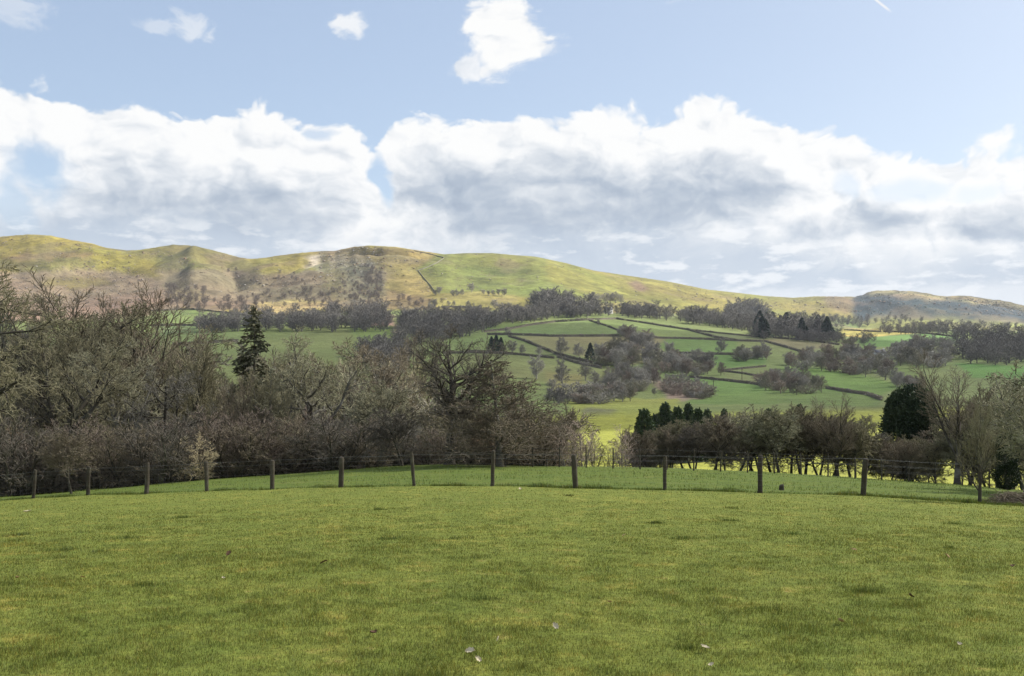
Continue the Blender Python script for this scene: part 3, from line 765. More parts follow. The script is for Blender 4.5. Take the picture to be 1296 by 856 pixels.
def bark_material(name, base, lichen=(.20, .21, .15), amount=.5, var=.25, moss=(.075, .085, .03), scale=1.0):
    m, g, b, out = material(name)
    pos = X(g, g.new('ShaderNodeNewGeometry').outputs['Position'])
    n1 = g.noise(pos, 1.3 * scale, 5, .65); n2 = g.noise(pos, 7.0 * scale, 4, .65)
    c = g.mix(g.step(.50, .68, n1) * amount, base, lichen)
    c = g.mix(g.step(.52, .70, n2) * amount * .8, c, moss)
    rnd = X(g, g.new('ShaderNodeObjectInfo').outputs['Random'])
    f = (rnd - .5) * var + 1.0 + (n2 - .5) * .5
    c = g.mix(1.0, c, g.vec(f, f, f), 'MULTIPLY')
    g.put(b.inputs['Base Color'], c); b.inputs['Roughness'].default_value = .9
    return m

BARK = {
 'dark': bark_material('dark_bark', (.060, .052, .040)), 'grey': bark_material('grey_bark', (.135, .125, .105), (.27, .26, .22), .7),
 'mottled': bark_material('mottled_bark', (.070, .060, .048), (.25, .24, .205), .55, moss=(.05, .045, .035), scale=1.6),
 'pale': bark_material('pale_lichened_bark', (.22, .205, .175), (.36, .34, .29), .8, moss=(.07, .06, .045)),
}
TWIG = {
 'olive': bark_material('olive_twigs', (0.239, 0.216, 0.132), (0.256, 0.251, 0.145), .6), 'brown': bark_material('brown_twigs', (0.213, 0.176, 0.124), (0.217, 0.198, 0.132), .5),
 'red': bark_material('reddish_twigs', (.185, .148, .118), (0.166, 0.137, 0.104), .5), 'straw': bark_material('straw_twigs', (0.569, 0.476, 0.301), (0.307, 0.264, 0.171), .5),
 'pink': bark_material('pale_pinkish_twigs', (0.461, 0.366, 0.301), (0.410, 0.356, 0.290), .5), 'lichen': bark_material('lichened_twigs', (0.301, 0.283, 0.183), (0.383, 0.382, 0.237), .8),
 'grey': bark_material('grey_twigs', (0.222, 0.205, 0.168), (0.243, 0.237, 0.191), .6), 'rust': bark_material('rusty_twigs', (0.276, 0.198, 0.128), (0.153, 0.145, 0.092), .5),
 'dark': bark_material('dark_twigs', (0.142, 0.124, 0.101), (0.153, 0.145, 0.105), .5),
}
FAR_BARK = bark_material('far_winter_twigs', (.29, .272, .238), (.33, .305, .26), .5, .45, (.20, .185, .145), .05)
FAR_OLIVE = bark_material('far_olive_twigs', (.22, .205, .150), (.26, .245, .175), .5, .5, (.17, .17, .10), .05)
FAR_BROWN = bark_material('far_brown_twigs', (.235, .190, .155), (.27, .23, .19), .5, .5, (.17, .15, .11), .05)
WOOD_FAR = bark_material('far_wood_twigs', (.152, .141, .127), (.19, .176, .155), .6, .0, (.12, .115, .10), .03)
FAR_WARM = bark_material('far_warm_twigs', (.15, .125, .105), (.16, .14, .11), .5, .4, (.11, .105, .075), .05)

def tree_meshes(kind, seed, split=3):
    br = grow(seed, SPEC[kind])
    big = [(P, r) for lv, P, r in br if lv == 0]; mid = [(P, r) for lv, P, r in br if 0 < lv < split]; tw = [(P, r) for lv, P, r in br if lv >= split]
    if big:
        # root flare
        big2 = []
        for P, r in big: big2.append((P, [r[0] * 1.35] + r[1:]))
        v1, f1 = tubes(big2, 9); v2, f2 = tubes(mid, 5) if mid else (np.zeros((0, 3)), np.zeros((0, 4), int))
        wood = mesh_from(kind + '_wood', np.concatenate([v1, v2]), np.concatenate([f1, f2 + len(v1)]), 4, [BARK['dark']], smooth=True)
    v, f = tubes(tw, 3)
    crown = mesh_from(kind + '_crown', v, f, 4, [TWIG['olive']])
    return wood, crown, SPEC[kind]['H']

# one of each kind with its parts; every tree in the row is a copy with its own name, label and bark
VAR = {}
for kind, seeds in (('oak', (11, 24, 37)), ('talloak', (12,)), ('ash', (5, 16, 29, 41)), ('goblet', (3, 9)), ('coppice', (7, 19, 31)), ('thorn', (2, 13, 21, 34)), ('shrub', (4, 15, 26)), ('larch', (8,)), ('sapling', (6, 17))):
    VAR[kind] = [tree_meshes(kind, s, {'shrub': 2, 'sapling': 1, 'larch': 2, 'coppice': 2}.get(kind, 3)) for s in seeds]
RNG = random.Random(77)

def set_mat(o, m):
    o.material_slots[0].link = 'OBJECT'; o.material_slots[0].material = m

def plant(name, kind, var, u, Y, top, label, twig='olive', bark='dark', width=1.0, group=None, cat='tree', lean=(0, 0), rz=None, sink=.05):
    wood, crown, H = VAR[kind][var % len(VAR[kind])]
    x = float(xy(u, Y)); z = float(height(u, Y)); ztop = float(zpy(Y, top)); h = max(.6, ztop - z)
    s = h / H
    e = empty(name, (x, Y, z - sink), random.Random(int(u * 13 + Y * 7 + var)).random() * 6.28 if rz is None else rz, (s * width, s * width, s * (1 + sink / h)))
    e.rotation_euler = (lean[0], lean[1], e.rotation_euler[2])
    tag(e, label, cat, group)
    t = link('trunk' if cat == 'tree' else 'stems', wood, e); set_mat(t, BARK[bark])
    c = link('crown' if cat == 'tree' else 'twigs', crown, e); set_mat(c, TWIG[twig])
    return e

# ------------------------------------------------------------------ evergreens
def leaf_material(name, base, tip, var=.3):
    m, g, b, out = material(name)
    pos = X(g, g.new('ShaderNodeNewGeometry').outputs['Position'])
    c = g.mix(g.step(.40, .66, g.noise(pos, .9, 4, .6)), base, tip)
    n = g.noise(pos, 9.0, 2, .6); f = (n - .5) * 1.0 + 1.0
    c = g.mix(1.0, c, g.vec(f, f, f), 'MULTIPLY')
    g.put(b.inputs['Base Color'], c); b.inputs['Roughness'].default_value = .6
    return m
SPRUCE = leaf_material('spruce_needles', (.075, .080, .044), (.125, .115, .066))
YEW = leaf_material('yew_needles', (.034, .052, .027), (.066, .088, .040))
IVY = leaf_material('ivy_leaves', (.026, .040, .018), (.055, .075, .028))
HOLLY = leaf_material('holly_leaves', (.035, .058, .022), (.07, .095, .034))
FARCON = leaf_material('far_conifer_needles', (.045, .066, .050), (.075, .096, .062))
CYPRESS = leaf_material('cypress_needles', (.040, .064, .034), (.075, .098, .046))

def tri_leaves(c, d, L, w, r):
    """one narrow leaf-sized triangle pair at each centre c, along d"""
    n = len(c); a = r.normal(size=(n, 3)); s = np.cross(d, a); s /= np.linalg.norm(s, axis=1, keepdims=True) + 1e-9
    L = np.broadcast_to(L, n)[:, None]; w = np.broadcast_to(w, n)[:, None]
    V = np.stack([c - d * L * .5, c + s * w * .5, c + d * L * .5, c - s * w * .5], 1)
    return V.reshape(-1, 3)

def conifer_mesh(seed, H=10, R=2.1, whorls=26, per=7, sprays=46, droop=.25, leaf=.34, sparse=.0, base=.06):
    r = np.random.default_rng(seed); C = []; D = []; lines = []
    for i in range(whorls):
        t = base + (1 - base) * (i / whorls); z = t * H
        for j in range(per):
            if r.random() < sparse: continue
            a = r.uniform(0, 2 * pi); L = R * (1 - t) ** .85 * r.uniform(.65, 1.15) + .12
            n = 5; s = np.linspace(0, 1, n); up = .30 * t
            P = np.stack([np.cos(a) * L * s, np.sin(a) * L * s, z + L * (up * s - droop * s * s * 1.6 + .35 * droop * s ** 4)], -1)
            lines.append((P.tolist(), list(np.linspace(.035, .008, n))))
            k = max(5, int(sprays * L / R)); q = r.uniform(.12, 1, k) ** .8
            c = np.stack([np.interp(q, s, P[:, m]) for m in range(3)], -1) + r.normal(0, .10 + .03 * L, (k, 3)) * np.array([1, 1, .55])
            d = np.stack([np.cos(a) + r.normal(0, .55, k), np.sin(a) + r.normal(0, .55, k), r.normal(-.25, .3, k)], -1)
            C.append(c); D.append(d / np.linalg.norm(d, axis=1, keepdims=True))
    k = 40; C.append(np.stack([r.normal(0, .07, k), r.normal(0, .07, k), H * (1 - r.random(k) * .07)], -1)); d = np.stack([r.normal(0, .4, k), r.normal(0, .4, k), np.ones(k)], -1); D.append(d / np.linalg.norm(d, axis=1, keepdims=True))
    C = np.concatenate(C); D = np.concatenate(D)
    V = tri_leaves(C, D, leaf * r.uniform(.6, 1.3, len(C)), leaf * .34, r)
    wv, wf = tubes(lines, 3)
    tv, tf = tubes([([(0, 0, -.2), (0, 0, H * .3), (0, 0, H * .6), (0, 0, H)], [H * .017, H * .013, H * .008, .01])], 8)
    wood = mesh_from('conifer_wood', np.concatenate([tv, wv]), np.concatenate([tf, wf + len(tv)]), 4, [BARK['dark']], smooth=True)
    crown = mesh_from('conifer_crown', V, np.arange(len(V)), 4, [SPRUCE])
    return wood, crown, H

def leafy_mesh(seed, lobes, n, leaf, name, mat, H):
    """leaves through the outer volume of a few uneven lobes: (x, y, z, rx, ry, rz)"""
    r = np.random.default_rng(seed); C = []; D = []
    vol = np.array([l[3] * l[5] for l in lobes]); vol = vol / vol.sum()
    for (x, y, z, a, b, c), q in zip(lobes, vol):
        k = int(n * q); d = r.normal(size=(k, 3)); d /= np.linalg.norm(d, axis=1, keepdims=True)
        f = 1 + (.55 if name == 'cypress' else .30) * fbm(d[:, 0] * 2.6 + x * 3, d[:, 1] * 2.6 + d[:, 2] * 2.1, seed, 4)
        rad = (r.uniform(.62, 1.0, k) ** .6) * f
        P = d * rad[:, None] * np.array([a, b, c]) + np.array([x, y, z])
        hole = vnoise(P[:, 0] * 2.2, P[:, 2] * 2.2 + P[:, 1] * 1.3, seed + 3) > .80
        C.append(P[~hole]); t = d + r.normal(0, .6, (k, 3)) + np.array([0, 0, .15]); D.append((t / np.linalg.norm(t, axis=1, keepdims=True))[~hole])
    C = np.concatenate(C); D = np.concatenate(D); ok = C[:, 2] > .03; C, D = C[ok], D[ok]
    V = tri_leaves(C, D, leaf * r.uniform(.6, 1.4, len(C)), leaf * .45, r)
    crown = mesh_from(name + '_crown', V, np.arange(len(V)), 4, [mat])
    st = []
    for l in lobes:
        st.append(([(l[0] * .1, l[1] * .1, -.2), (l[0] * .4, l[1] * .4, l[2] * .45), (l[0] * .9, l[1] * .9, l[2] * 1.0)], [H * .022, H * .017, H * .008]))
    wv, wf = tubes(st, 7)
    return mesh_from(name + '_wood', wv, wf, 4, [BARK['dark']], smooth=True), crown, H
VAR['spruce'] = [conifer_mesh(3, 10, 3.1, 32, 7, 70, .36, .34, .16)]
VAR['cypress'] = [leafy_mesh(61, [(0, 0, 2.4, 2.1, 2.1, 2.4), (.2, .1, 4.8, 1.8, 1.8, 2.3), (-.1, 0, 7.0, 1.2, 1.2, 2.0), (.05, 0, 8.4, .85, .85, 1.4)], 12000, .55, 'cypress', CYPRESS, 10),
                  leafy_mesh(67, [(0, 0, 2.2, 2.3, 2.3, 2.3), (-.5, .1, 4.6, 1.7, 1.7, 2.2), (.7, 0, 5.4, 1.4, 1.4, 2.2), (.1, 0, 7.3, 1.1, 1.1, 1.8), (.1, 0, 8.6, .9, .9, 1.2)], 12000, .55, 'cypress', CYPRESS, 10)]
VAR['yew'] = [leafy_mesh(4, [(0, 0, 2.3, 1.55, 1.6, 1.9), (-.75, .2, 2.2, 1.1, 1.1, 1.7), (.85, -.2, 2.6, 1.0, 1.1, 1.55), (.1, .3, 3.4, 1.1, 1.1, 1.0), (-.5, -.3, 3.2, .8, .8, .9)], 30000, .16, 'yew', YEW, 4.4)]
VAR['holly'] = [leafy_mesh(14, [(0, 0, 1.5, .9, .9, 1.4), (.5, .2, 1.1, .7, .7, 1.0), (-.6, -.1, 1.0, .7, .7, .9), (.1, -.2, 2.3, .5, .5, .7)], 9000, .13, 'holly', HOLLY, 3.0)]
VAR['ivy'] = [leafy_mesh(24, [(0, 0, 1.1, .8, .8, 1.1), (.3, .1, 2.0, .75, .7, 1.0), (-.35, 0, 2.3, .6, .6, .9), (.05, .1, 3.1, .5, .5, .6), (.5, .1, .7, .7, .7, .7)], 14000, .11, 'ivy', IVY, 3.6)]

def evergreen(name, kind, var, u, Y, top, label, mat, width=1.0, group=None, cat='tree', lean=(0, 0), sink=.05, base=None):
    wood, crown, H = VAR[kind][var % len(VAR[kind])]
    x = float(xy(u, Y)); z = float(height(u, Y)) if base is None else float(zpy(Y, base)); h = float(zpy(Y, top)) - z; s = h / H
    e = empty(name, (x, Y, z - sink), RNG.random() * 6.28, (s * width, s * width, s))
    e.rotation_euler = (lean[0], lean[1], e.rotation_euler[2]); tag(e, label, cat, group)
    t = link('trunk' if cat == 'tree' else 'stems', wood, e); set_mat(t, BARK['dark'])
    c = link('crown' if cat == 'tree' else 'foliage', crown, e); set_mat(c, mat)
    return e

# ------------------------------------------------------------------ the wood and the hedge beyond the fence
G_SHRUB = 'bare shrubs at the foot of the wood'
G_HEDGE = 'bare hedgerow trees beyond the fence'
G_WOOD = 'bare trees of the wood on the near slope'
G_SAP = 'pale saplings in the gap of the hedge'
# name, kind, variant, u, distance, top, twigs, bark, width, category, group, label
NEAR = [
 ('bare_tree', 'oak', 0, -70, 46, 325, 'olive', 'dark', 1.15, 'tree', G_WOOD, 'big bare tree whose outer twigs reach in at the left edge of the photo'),
 ('bare_tree', 'ash', 0, -8, 64, 372, 'grey', 'dark', 1.0, 'tree', G_WOOD, 'tall thin grey bare tree behind the first fence post from the left'),
 ('leaning_tree', 'oak', 1, 34, 50, 362, 'olive', 'dark', 1.0, 'tree', G_WOOD, 'bare tree with black crooked trunk leaning right, above the first two posts'),
 ('bare_tree', 'goblet', 0, 128, 70, 345, 'brown', 'dark', 1.25, 'tree', G_WOOD, 'tallest bare tree of the wood, upright fan of stems against pink bracken'),
 ('bare_tree', 'ash', 1, 182, 74, 356, 'brown', 'dark', 1.1, 'tree', G_WOOD, 'tall bare tree with forked dark stem, just right of the tallest one'),
 ('bare_tree', 'ash', 2, 78, 62, 400, 'olive', 'dark', 1.2, 'tree', G_WOOD, 'olive brown bare tree rising between second and third posts'),
 ('lichened_tree', 'oak', 2, 160, 58, 425, 'lichen', 'grey', 1.05, 'tree', G_WOOD, 'yellow lichened bare tree in front of the tallest trees of the wood'),
 ('bare_tree', 'coppice', 0, 228, 66, 428, 'olive', 'dark', 1.05, 'tree', G_WOOD, 'mid height olive bare tree left of the spruce, fine upright twigs'),
 ('bare_tree', 'coppice', 1, 268, 70, 440, 'olive', 'dark', 1.1, 'tree', G_WOOD, 'many stemmed bare tree close to the left side of the spruce'),
 ('bare_tree', 'oak', 0, 205, 55, 462, 'grey', 'dark', 1.0, 'tree', G_WOOD, 'spreading grey bare tree behind the third post'),
 ('bare_tree', 'coppice', 2, 292, 62, 462, 'olive', 'dark', 1.2, 'tree', G_WOOD, 'low many stemmed bare tree standing in front of the spruce'),
 ('bare_tree', 'coppice', 1, 338, 58, 452, 'olive', 'grey', .9, 'tree', G_WOOD, 'thin stemmed bare tree standing before the right half of the spruce'),
 ('bare_tree', 'coppice', 2, 308, 57, 470, 'brown', 'dark', .9, 'tree', G_WOOD, 'short brown bare tree standing before the left half of the spruce'),
 ('bare_tree', 'coppice', 0, 352, 70, 430, 'grey', 'grey', .9, 'tree', G_WOOD, 'slender grey many stemmed bare tree touching the right side of the spruce'),
 ('bare_tree', 'ash', 0, 378, 68, 440, 'olive', 'grey', .9, 'tree', G_WOOD, 'thin bare tree between the spruce and the rounded oak'),
 ('oak_tree', 'oak', 1, 416, 61, 409, 'lichen', 'grey', 1.15, 'tree', G_WOOD, 'rounded bare oak with twisting pale branches behind the sixth post'),
 ('bare_tree', 'oak', 2, 462, 68, 424, 'brown', 'grey', 1.0, 'tree', G_WOOD, 'brown bare tree with stout branches right of the rounded oak'),
 ('bare_tree', 'ash', 2, 502, 84, 420, 'brown', 'dark', 1.15, 'tree', G_WOOD, 'distant purplish brown bare tree midway between the two oaks'),
 ('bare_tree', 'ash', 3, 438, 86, 430, 'brown', 'dark', 1.15, 'tree', G_WOOD, 'purplish bare tree partly hidden behind the rounded oak'),
 ('bare_tree', 'thorn', 1, 532, 74, 476, 'grey', 'dark', 1.1, 'tree', G_WOOD, 'grey bare tree just left of the single tall oak'),
 ('bare_tree', 'thorn', 2, 478, 58, 478, 'lichen', 'dark', 1.05, 'tree', G_WOOD, 'bent lichened tree with low spreading boughs left of the tall oak'),
 ('oak_tree', 'talloak', 0, 569, 49.5, 409, 'dark', 'mottled', 1.15, 'tree', None, 'tall open bare oak with straight lit trunk standing at the brow'),
 ('larch_tree', 'larch', 0, 633, 47.5, 455, 'brown', 'grey', 1.95, 'tree', None, 'broad brown bare larch with fine level branches beside the eighth post'),
 ('bare_tree', 'thorn', 3, 600, 66, 506, 'olive', 'dark', 1.0, 'tree', G_WOOD, 'hazy olive tree between the tall oak and the larch'),
 ('bare_tree', 'ash', 0, 672, 62, 480, 'grey', 'dark', 1.0, 'tree', G_WOOD, 'thin grey bare tree behind the right side of the larch'),
 ('bare_tree', 'thorn', 0, 690, 56, 508, 'brown', 'dark', 1.0, 'tree', G_WOOD, 'low brown tree sloping down right of the larch'),
 # shrubs along the foot of the wood
 ('shrub', 'shrub', 0, -40, 48, 520, 'red', 'dark', 1.3, 'shrub', G_SHRUB, 'reddish bare shrub at the left edge behind the fence'),
 ('shrub', 'shrub', 1, 18, 47, 515, 'dark', 'dark', 1.3, 'shrub', G_SHRUB, 'dark bare shrub behind the first post'),
 ('shrub', 'shrub', 2, 66, 49, 530, 'red', 'dark', 1.3, 'shrub', G_SHRUB, 'reddish bare shrub between first and second posts'),
 ('shrub', 'thorn', 2, 92, 41, 540, 'brown', 'dark', 1.1, 'shrub', None, 'small dark thorn bush standing close to the second post'),
 ('shrub', 'shrub', 0, 122, 49, 520, 'red', 'dark', 1.3, 'shrub', G_SHRUB, 'reddish bare shrub right of the second post'),
 ('shrub', 'shrub', 1, 165, 49, 532, 'brown', 'dark', 1.3, 'shrub', G_SHRUB, 'brown bare shrub left of the third post'),
 ('shrub', 'shrub', 2, 204, 48, 522, 'dark', 'dark', 1.25, 'shrub', G_SHRUB, 'dark twiggy shrub right of the third post'),
 ('straw_shrub', 'shrub', 0, 242, 49, 545, 'straw', 'dark', 1.3, 'shrub', None, 'straw coloured twiggy shrub behind the fourth post'),
 ('shrub', 'shrub', 1, 262, 53, 510, 'red', 'dark', 1.3, 'shrub', G_SHRUB, 'reddish shrub behind the straw coloured one'),
 ('shrub', 'shrub', 2, 298, 51, 522, 'brown', 'dark', 1.3, 'shrub', G_SHRUB, 'brown shrub between fourth and fifth posts'),
 ('shrub', 'shrub', 0, 335, 52, 512, 'red', 'dark', 1.3, 'shrub', G_SHRUB, 'rusty red shrub behind the fifth post'),
 ('shrub', 'shrub', 1, 372, 53, 520, 'brown', 'dark', 1.3, 'shrub', G_SHRUB, 'brown shrub just left of the dark holly bush'),
 ('shrub', 'shrub', 2, 425, 52, 515, 'dark', 'dark', 1.4, 'shrub', G_SHRUB, 'dark shrub behind the sixth post, right of the holly'),
 ('shrub', 'shrub', 0, 466, 53, 522, 'brown', 'dark', 1.3, 'shrub', G_SHRUB, 'brown shrub between sixth and seventh posts'),
 ('shrub', 'thorn', 1, 510, 50, 512, 'dark', 'dark', 1.25, 'shrub', None, 'big dark rounded bush behind the seventh post'),
 ('shrub', 'shrub', 1, 546, 54, 536, 'red', 'dark', 1.2, 'shrub', G_SHRUB, 'reddish shrub left of the tall oak trunk'),
 ('shrub', 'shrub', 2, 592, 56, 530, 'brown', 'dark', 1.3, 'shrub', G_SHRUB, 'brown shrub right of the tall oak trunk'),
 ('shrub', 'shrub', 0, 655, 54, 522, 'rust', 'dark', 1.3, 'shrub', G_SHRUB, 'rusty shrub at the right foot of the larch'),
 ('shrub', 'shrub', 1, 690, 52, 528, 'brown', 'dark', 1.3, 'shrub', G_SHRUB, 'brown shrub left of the ninth post'),
 ('shrub', 'shrub', 0, 618, 60, 535, 'brown', 'dark', 1.4, 'shrub', G_SHRUB, 'brown shrub low behind the larch trunk'),
 # gap
 ('sapling', 'sapling', 0, 716, 51, 534, 'pink', 'pale', 1.5, 'tree', G_SAP, 'pale pinkish sapling nearest the larch'),
 ('sapling', 'sapling', 1, 737, 51, 520, 'pink', 'pale', 1.5, 'tree', G_SAP, 'tallest pale pinkish sapling, right of the ninth post'),
 ('sapling', 'sapling', 0, 752, 53, 548, 'brown', 'dark', 1.6, 'tree', G_SAP, 'short brown sapling at the left edge of the bright gap'),
 ('sapling', 'sapling', 1, 772, 54, 558, 'brown', 'dark', 1.8, 'tree', G_SAP, 'low brown scrub in the middle of the bright gap'),
 ('sapling', 'sapling', 0, 788, 52, 536, 'pink', 'pale', 1.4, 'tree', G_SAP, 'pale upright sapling at the right edge of the bright gap'),
 ('sapling', 'sapling', 1, 801, 55, 546, 'pink', 'pale', 1.5, 'tree', G_SAP, 'pale sapling against the start of the dark hedge'),
 # hedge row to the right
 ('hedgerow_tree', 'thorn', 0, 818, 53, 538, 'brown', 'dark', 1.15, 'tree', G_HEDGE, 'first bare hedge tree right of the gap, below the pointed conifer'),
 ('hedgerow_tree', 'thorn', 1, 848, 54, 540, 'brown', 'dark', 1.2, 'tree', G_HEDGE, 'bare hedge tree behind the tenth post'),
 ('hedgerow_tree', 'thorn', 2, 878, 53, 532, 'dark', 'dark', 1.15, 'tree', G_HEDGE, 'dark bare hedge tree below the right end of the conifer clump'),
 ('hedgerow_tree', 'thorn', 3, 905, 52, 520, 'brown', 'dark', 1.1, 'tree', G_HEDGE, 'brown bare hedge tree just right of the conifer clump'),
 ('hedgerow_tree', 'thorn', 0, 934, 52, 511, 'lichen', 'dark', 1.15, 'tree', G_HEDGE, 'pale lichened hedge tree left of the eleventh post'),
 ('hedgerow_tree', 'thorn', 1, 962, 54, 520, 'brown', 'dark', 1.1, 'tree', G_HEDGE, 'brown hedge tree directly behind the eleventh post'),
 ('hedgerow_tree', 'thorn', 2, 988, 51, 512, 'lichen', 'dark', 1.2, 'tree', G_HEDGE, 'lichened hedge tree right of the eleventh post'),
 ('hedgerow_tree', 'thorn', 3, 1014, 53, 508, 'olive', 'dark', 1.1, 'tree', G_HEDGE, 'olive hedge tree left of the goblet shaped one'),
 ('hedgerow_tree', 'thorn', 1, 1038, 52, 520, 'brown', 'dark', 1.1, 'tree', G_HEDGE, 'low brown hedge tree touching the goblet shaped one'),
 ('goblet_tree', 'goblet', 0, 1060, 51, 495, 'brown', 'dark', 1.2, 'tree', None, 'goblet shaped bare tree in the hedge between eleventh and twelfth posts'),
 ('hedgerow_tree', 'thorn', 0, 1084, 53, 518, 'olive', 'dark', .9, 'tree', G_HEDGE, 'olive hedge tree behind the twelfth post'),
 ('hedgerow_tree', 'thorn', 2, 1126, 53, 552, 'brown', 'dark', 1.1, 'tree', G_HEDGE, 'brown hedge tree below the left side of the yew'),
 ('hedgerow_tree', 'thorn', 3, 1154, 50, 556, 'brown', 'dark', 1.15, 'tree', G_HEDGE, 'low brown hedge tree right under the yew'),
 ('hedgerow_tree', 'thorn', 1, 1186, 51, 552, 'olive', 'dark', 1.1, 'tree', G_HEDGE, 'olive hedge tree between the yew and the ash'),
 ('ash_tree', 'goblet', 1, 1212, 45.5, 438, 'brown', 'mottled', 1.18, 'tree', None, 'tall bare ash with pale mottled trunk, right of the yew'),
 ('hedgerow_tree', 'thorn', 2, 1230, 50, 520, 'lichen', 'dark', 1.2, 'tree', G_HEDGE, 'lichened hedge tree just right of the ash trunk'),
 ('hedgerow_tree', 'thorn', 3, 1262, 47, 500, 'olive', 'dark', 1.2, 'tree', G_HEDGE, 'olive hedge tree behind the ivy covered tree'),
 ('fence_line_tree', 'ash', 1, 1240, 25.8, 500, 'olive', 'dark', .8, 'tree', None, 'small bare tree growing in the fence line with a stout short trunk'),
 ('bare_tree', 'thorn', 0, 1296, 33, 478, 'lichen', 'grey', 1.1, 'tree', None, 'lichened bare tree at the right edge of the photo, above the brush heap'),
 ('bare_tree', 'thorn', 2, 1350, 36, 445, 'lichen', 'dark', 1.1, 'tree', None, 'taller bare tree whose twigs enter at the right edge above the brush heap'),
 ('hedgerow_tree', 'thorn', 0, 1300, 50, 492, 'olive', 'dark', 1.2, 'tree', G_HEDGE, 'olive hedge tree furthest to the right behind the edge trees'),
]
for (nm, kind, var, u, Y, top, tw, bk, w, cat, grp, lab) in NEAR:
    _q = random.Random(int(u * 3 + Y)); ln = (0, .42) if nm == 'leaning_tree' else (0, 0) if nm in ('fence_line_tree', 'ash_tree', 'larch_tree', 'oak_tree') else (_q.uniform(-.05, .05), _q.uniform(-.05, .05))
    plant(nm, kind, var, u, Y, top, lab, tw, bk, w, grp, cat, ln, rz=1.2 if nm == 'leaning_tree' else None)

# the rest of the wood and of the hedge, packed behind the ones above
_r = random.Random(12)
wtop = tab([(-120, 360), (0, 385), (60, 402), (130, 372), (185, 372), (240, 430), (300, 446), (380, 440), (420, 424), (470, 426), (520, 436), (545, 500), (640, 505), (700, 520)])
for i in range(30):
    u = -110 + 26.5 * i + _r.uniform(-9, 9)
    if u > 690: break
    Y = _r.uniform(70, 98)
    plant('bare_tree', _r.choice(['coppice', 'coppice', 'ash', 'oak']), i, u, Y, float(wtop(u)) + _r.uniform(2, 24), 'bare tree deep in the wood, merged with the trees around it', _r.choice(['olive', 'olive', 'brown', 'grey', 'lichen']), _r.choice(['dark', 'grey', 'grey']), _r.uniform(1.1, 1.4), 'trees deep in the wood')
for i in range(34):
    u = -90 + 24 * i + _r.uniform(-7, 7)
    if u > 700: break
    plant('shrub', 'shrub', i, u, _r.uniform(55, 62), 505 + _r.uniform(0, 42), 'bare undergrowth shrub in the shade of the wood', _r.choice(['brown', 'rust', 'olive', 'grey', 'brown', 'red']), 'dark', 1.4, 'shaded undergrowth shrubs', 'shrub')
for i in range(35):
    u = 808 + 19 * i + _r.uniform(-6, 6)
    plant('hedgerow_tree', 'shrub' if i % 3 == 1 and u < 870 else 'thorn', i, u, _r.uniform(53, 58), 522 + _r.uniform(-12, 26) + (30 if 1102 < u < 1205 else 16 if u < 908 else 0), 'bare thorn packed into the hedge beyond the fence', _r.choice(['brown', 'olive', 'olive', 'grey', 'lichen']), 'dark', _r.uniform(1.25, 1.5), 'thorns packed into the hedge')

evergreen('spruce_tree', 'spruce', 0, 322, 64, 388, 'tall dark ragged spruce standing above the bare wood', SPRUCE, .9)
evergreen('holly_bush', 'holly', 0, 396, 55, 534, 'dark green holly bush between fifth and sixth posts', HOLLY, 1.0, cat='shrub')
evergreen('holly_bush', 'holly', 0, 357, 56, 547, 'smaller dark green holly bush right of the fifth post', HOLLY, .9, cat='shrub')
evergreen('yew_tree', 'yew', 0, 1152, 58, 485, 'broad dark green yew rising over the hedge beside the ash', YEW, .74)
evergreen('ivy_covered_tree', 'ivy', 0, 1273, 41, 548, 'dark ivy covered stump of a tree behind the brush heap', IVY, 1.0)
G_CON = 'pointed dark conifers in the clump behind the hedge'
for (u, Y, top, w, v, lab) in [(816, 120, 516, 1.0, 0, 'pointed dark conifer standing apart at the left end of the clump'),
        (843, 132, 509, .95, 1, 'second conifer of the clump, brownish green'), (858, 128, 513, .9, 0, 'tallest looking conifer in the middle of the clump'),
        (871, 136, 510, .85, 1, 'slim conifer right of the middle of the clump'), (884, 130, 515, .9, 0, 'short dark conifer near the right end of the clump'),
        (896, 138, 517, .85, 1, 'last conifer at the right end of the clump'), (830, 142, 522, .9, 0, 'low conifer in the dip of the clump'),
        (916, 150, 517, .8, 1, 'small conifer tip showing right of the clump'), (972, 160, 516, .8, 0, 'small conifer tip between two pale hedge trees'),
        (1012, 160, 511, .8, 1, 'small conifer tip left of the goblet tree')]:
    evergreen('conifer', 'cypress', v, u, Y, top, lab, CYPRESS, w, G_CON)

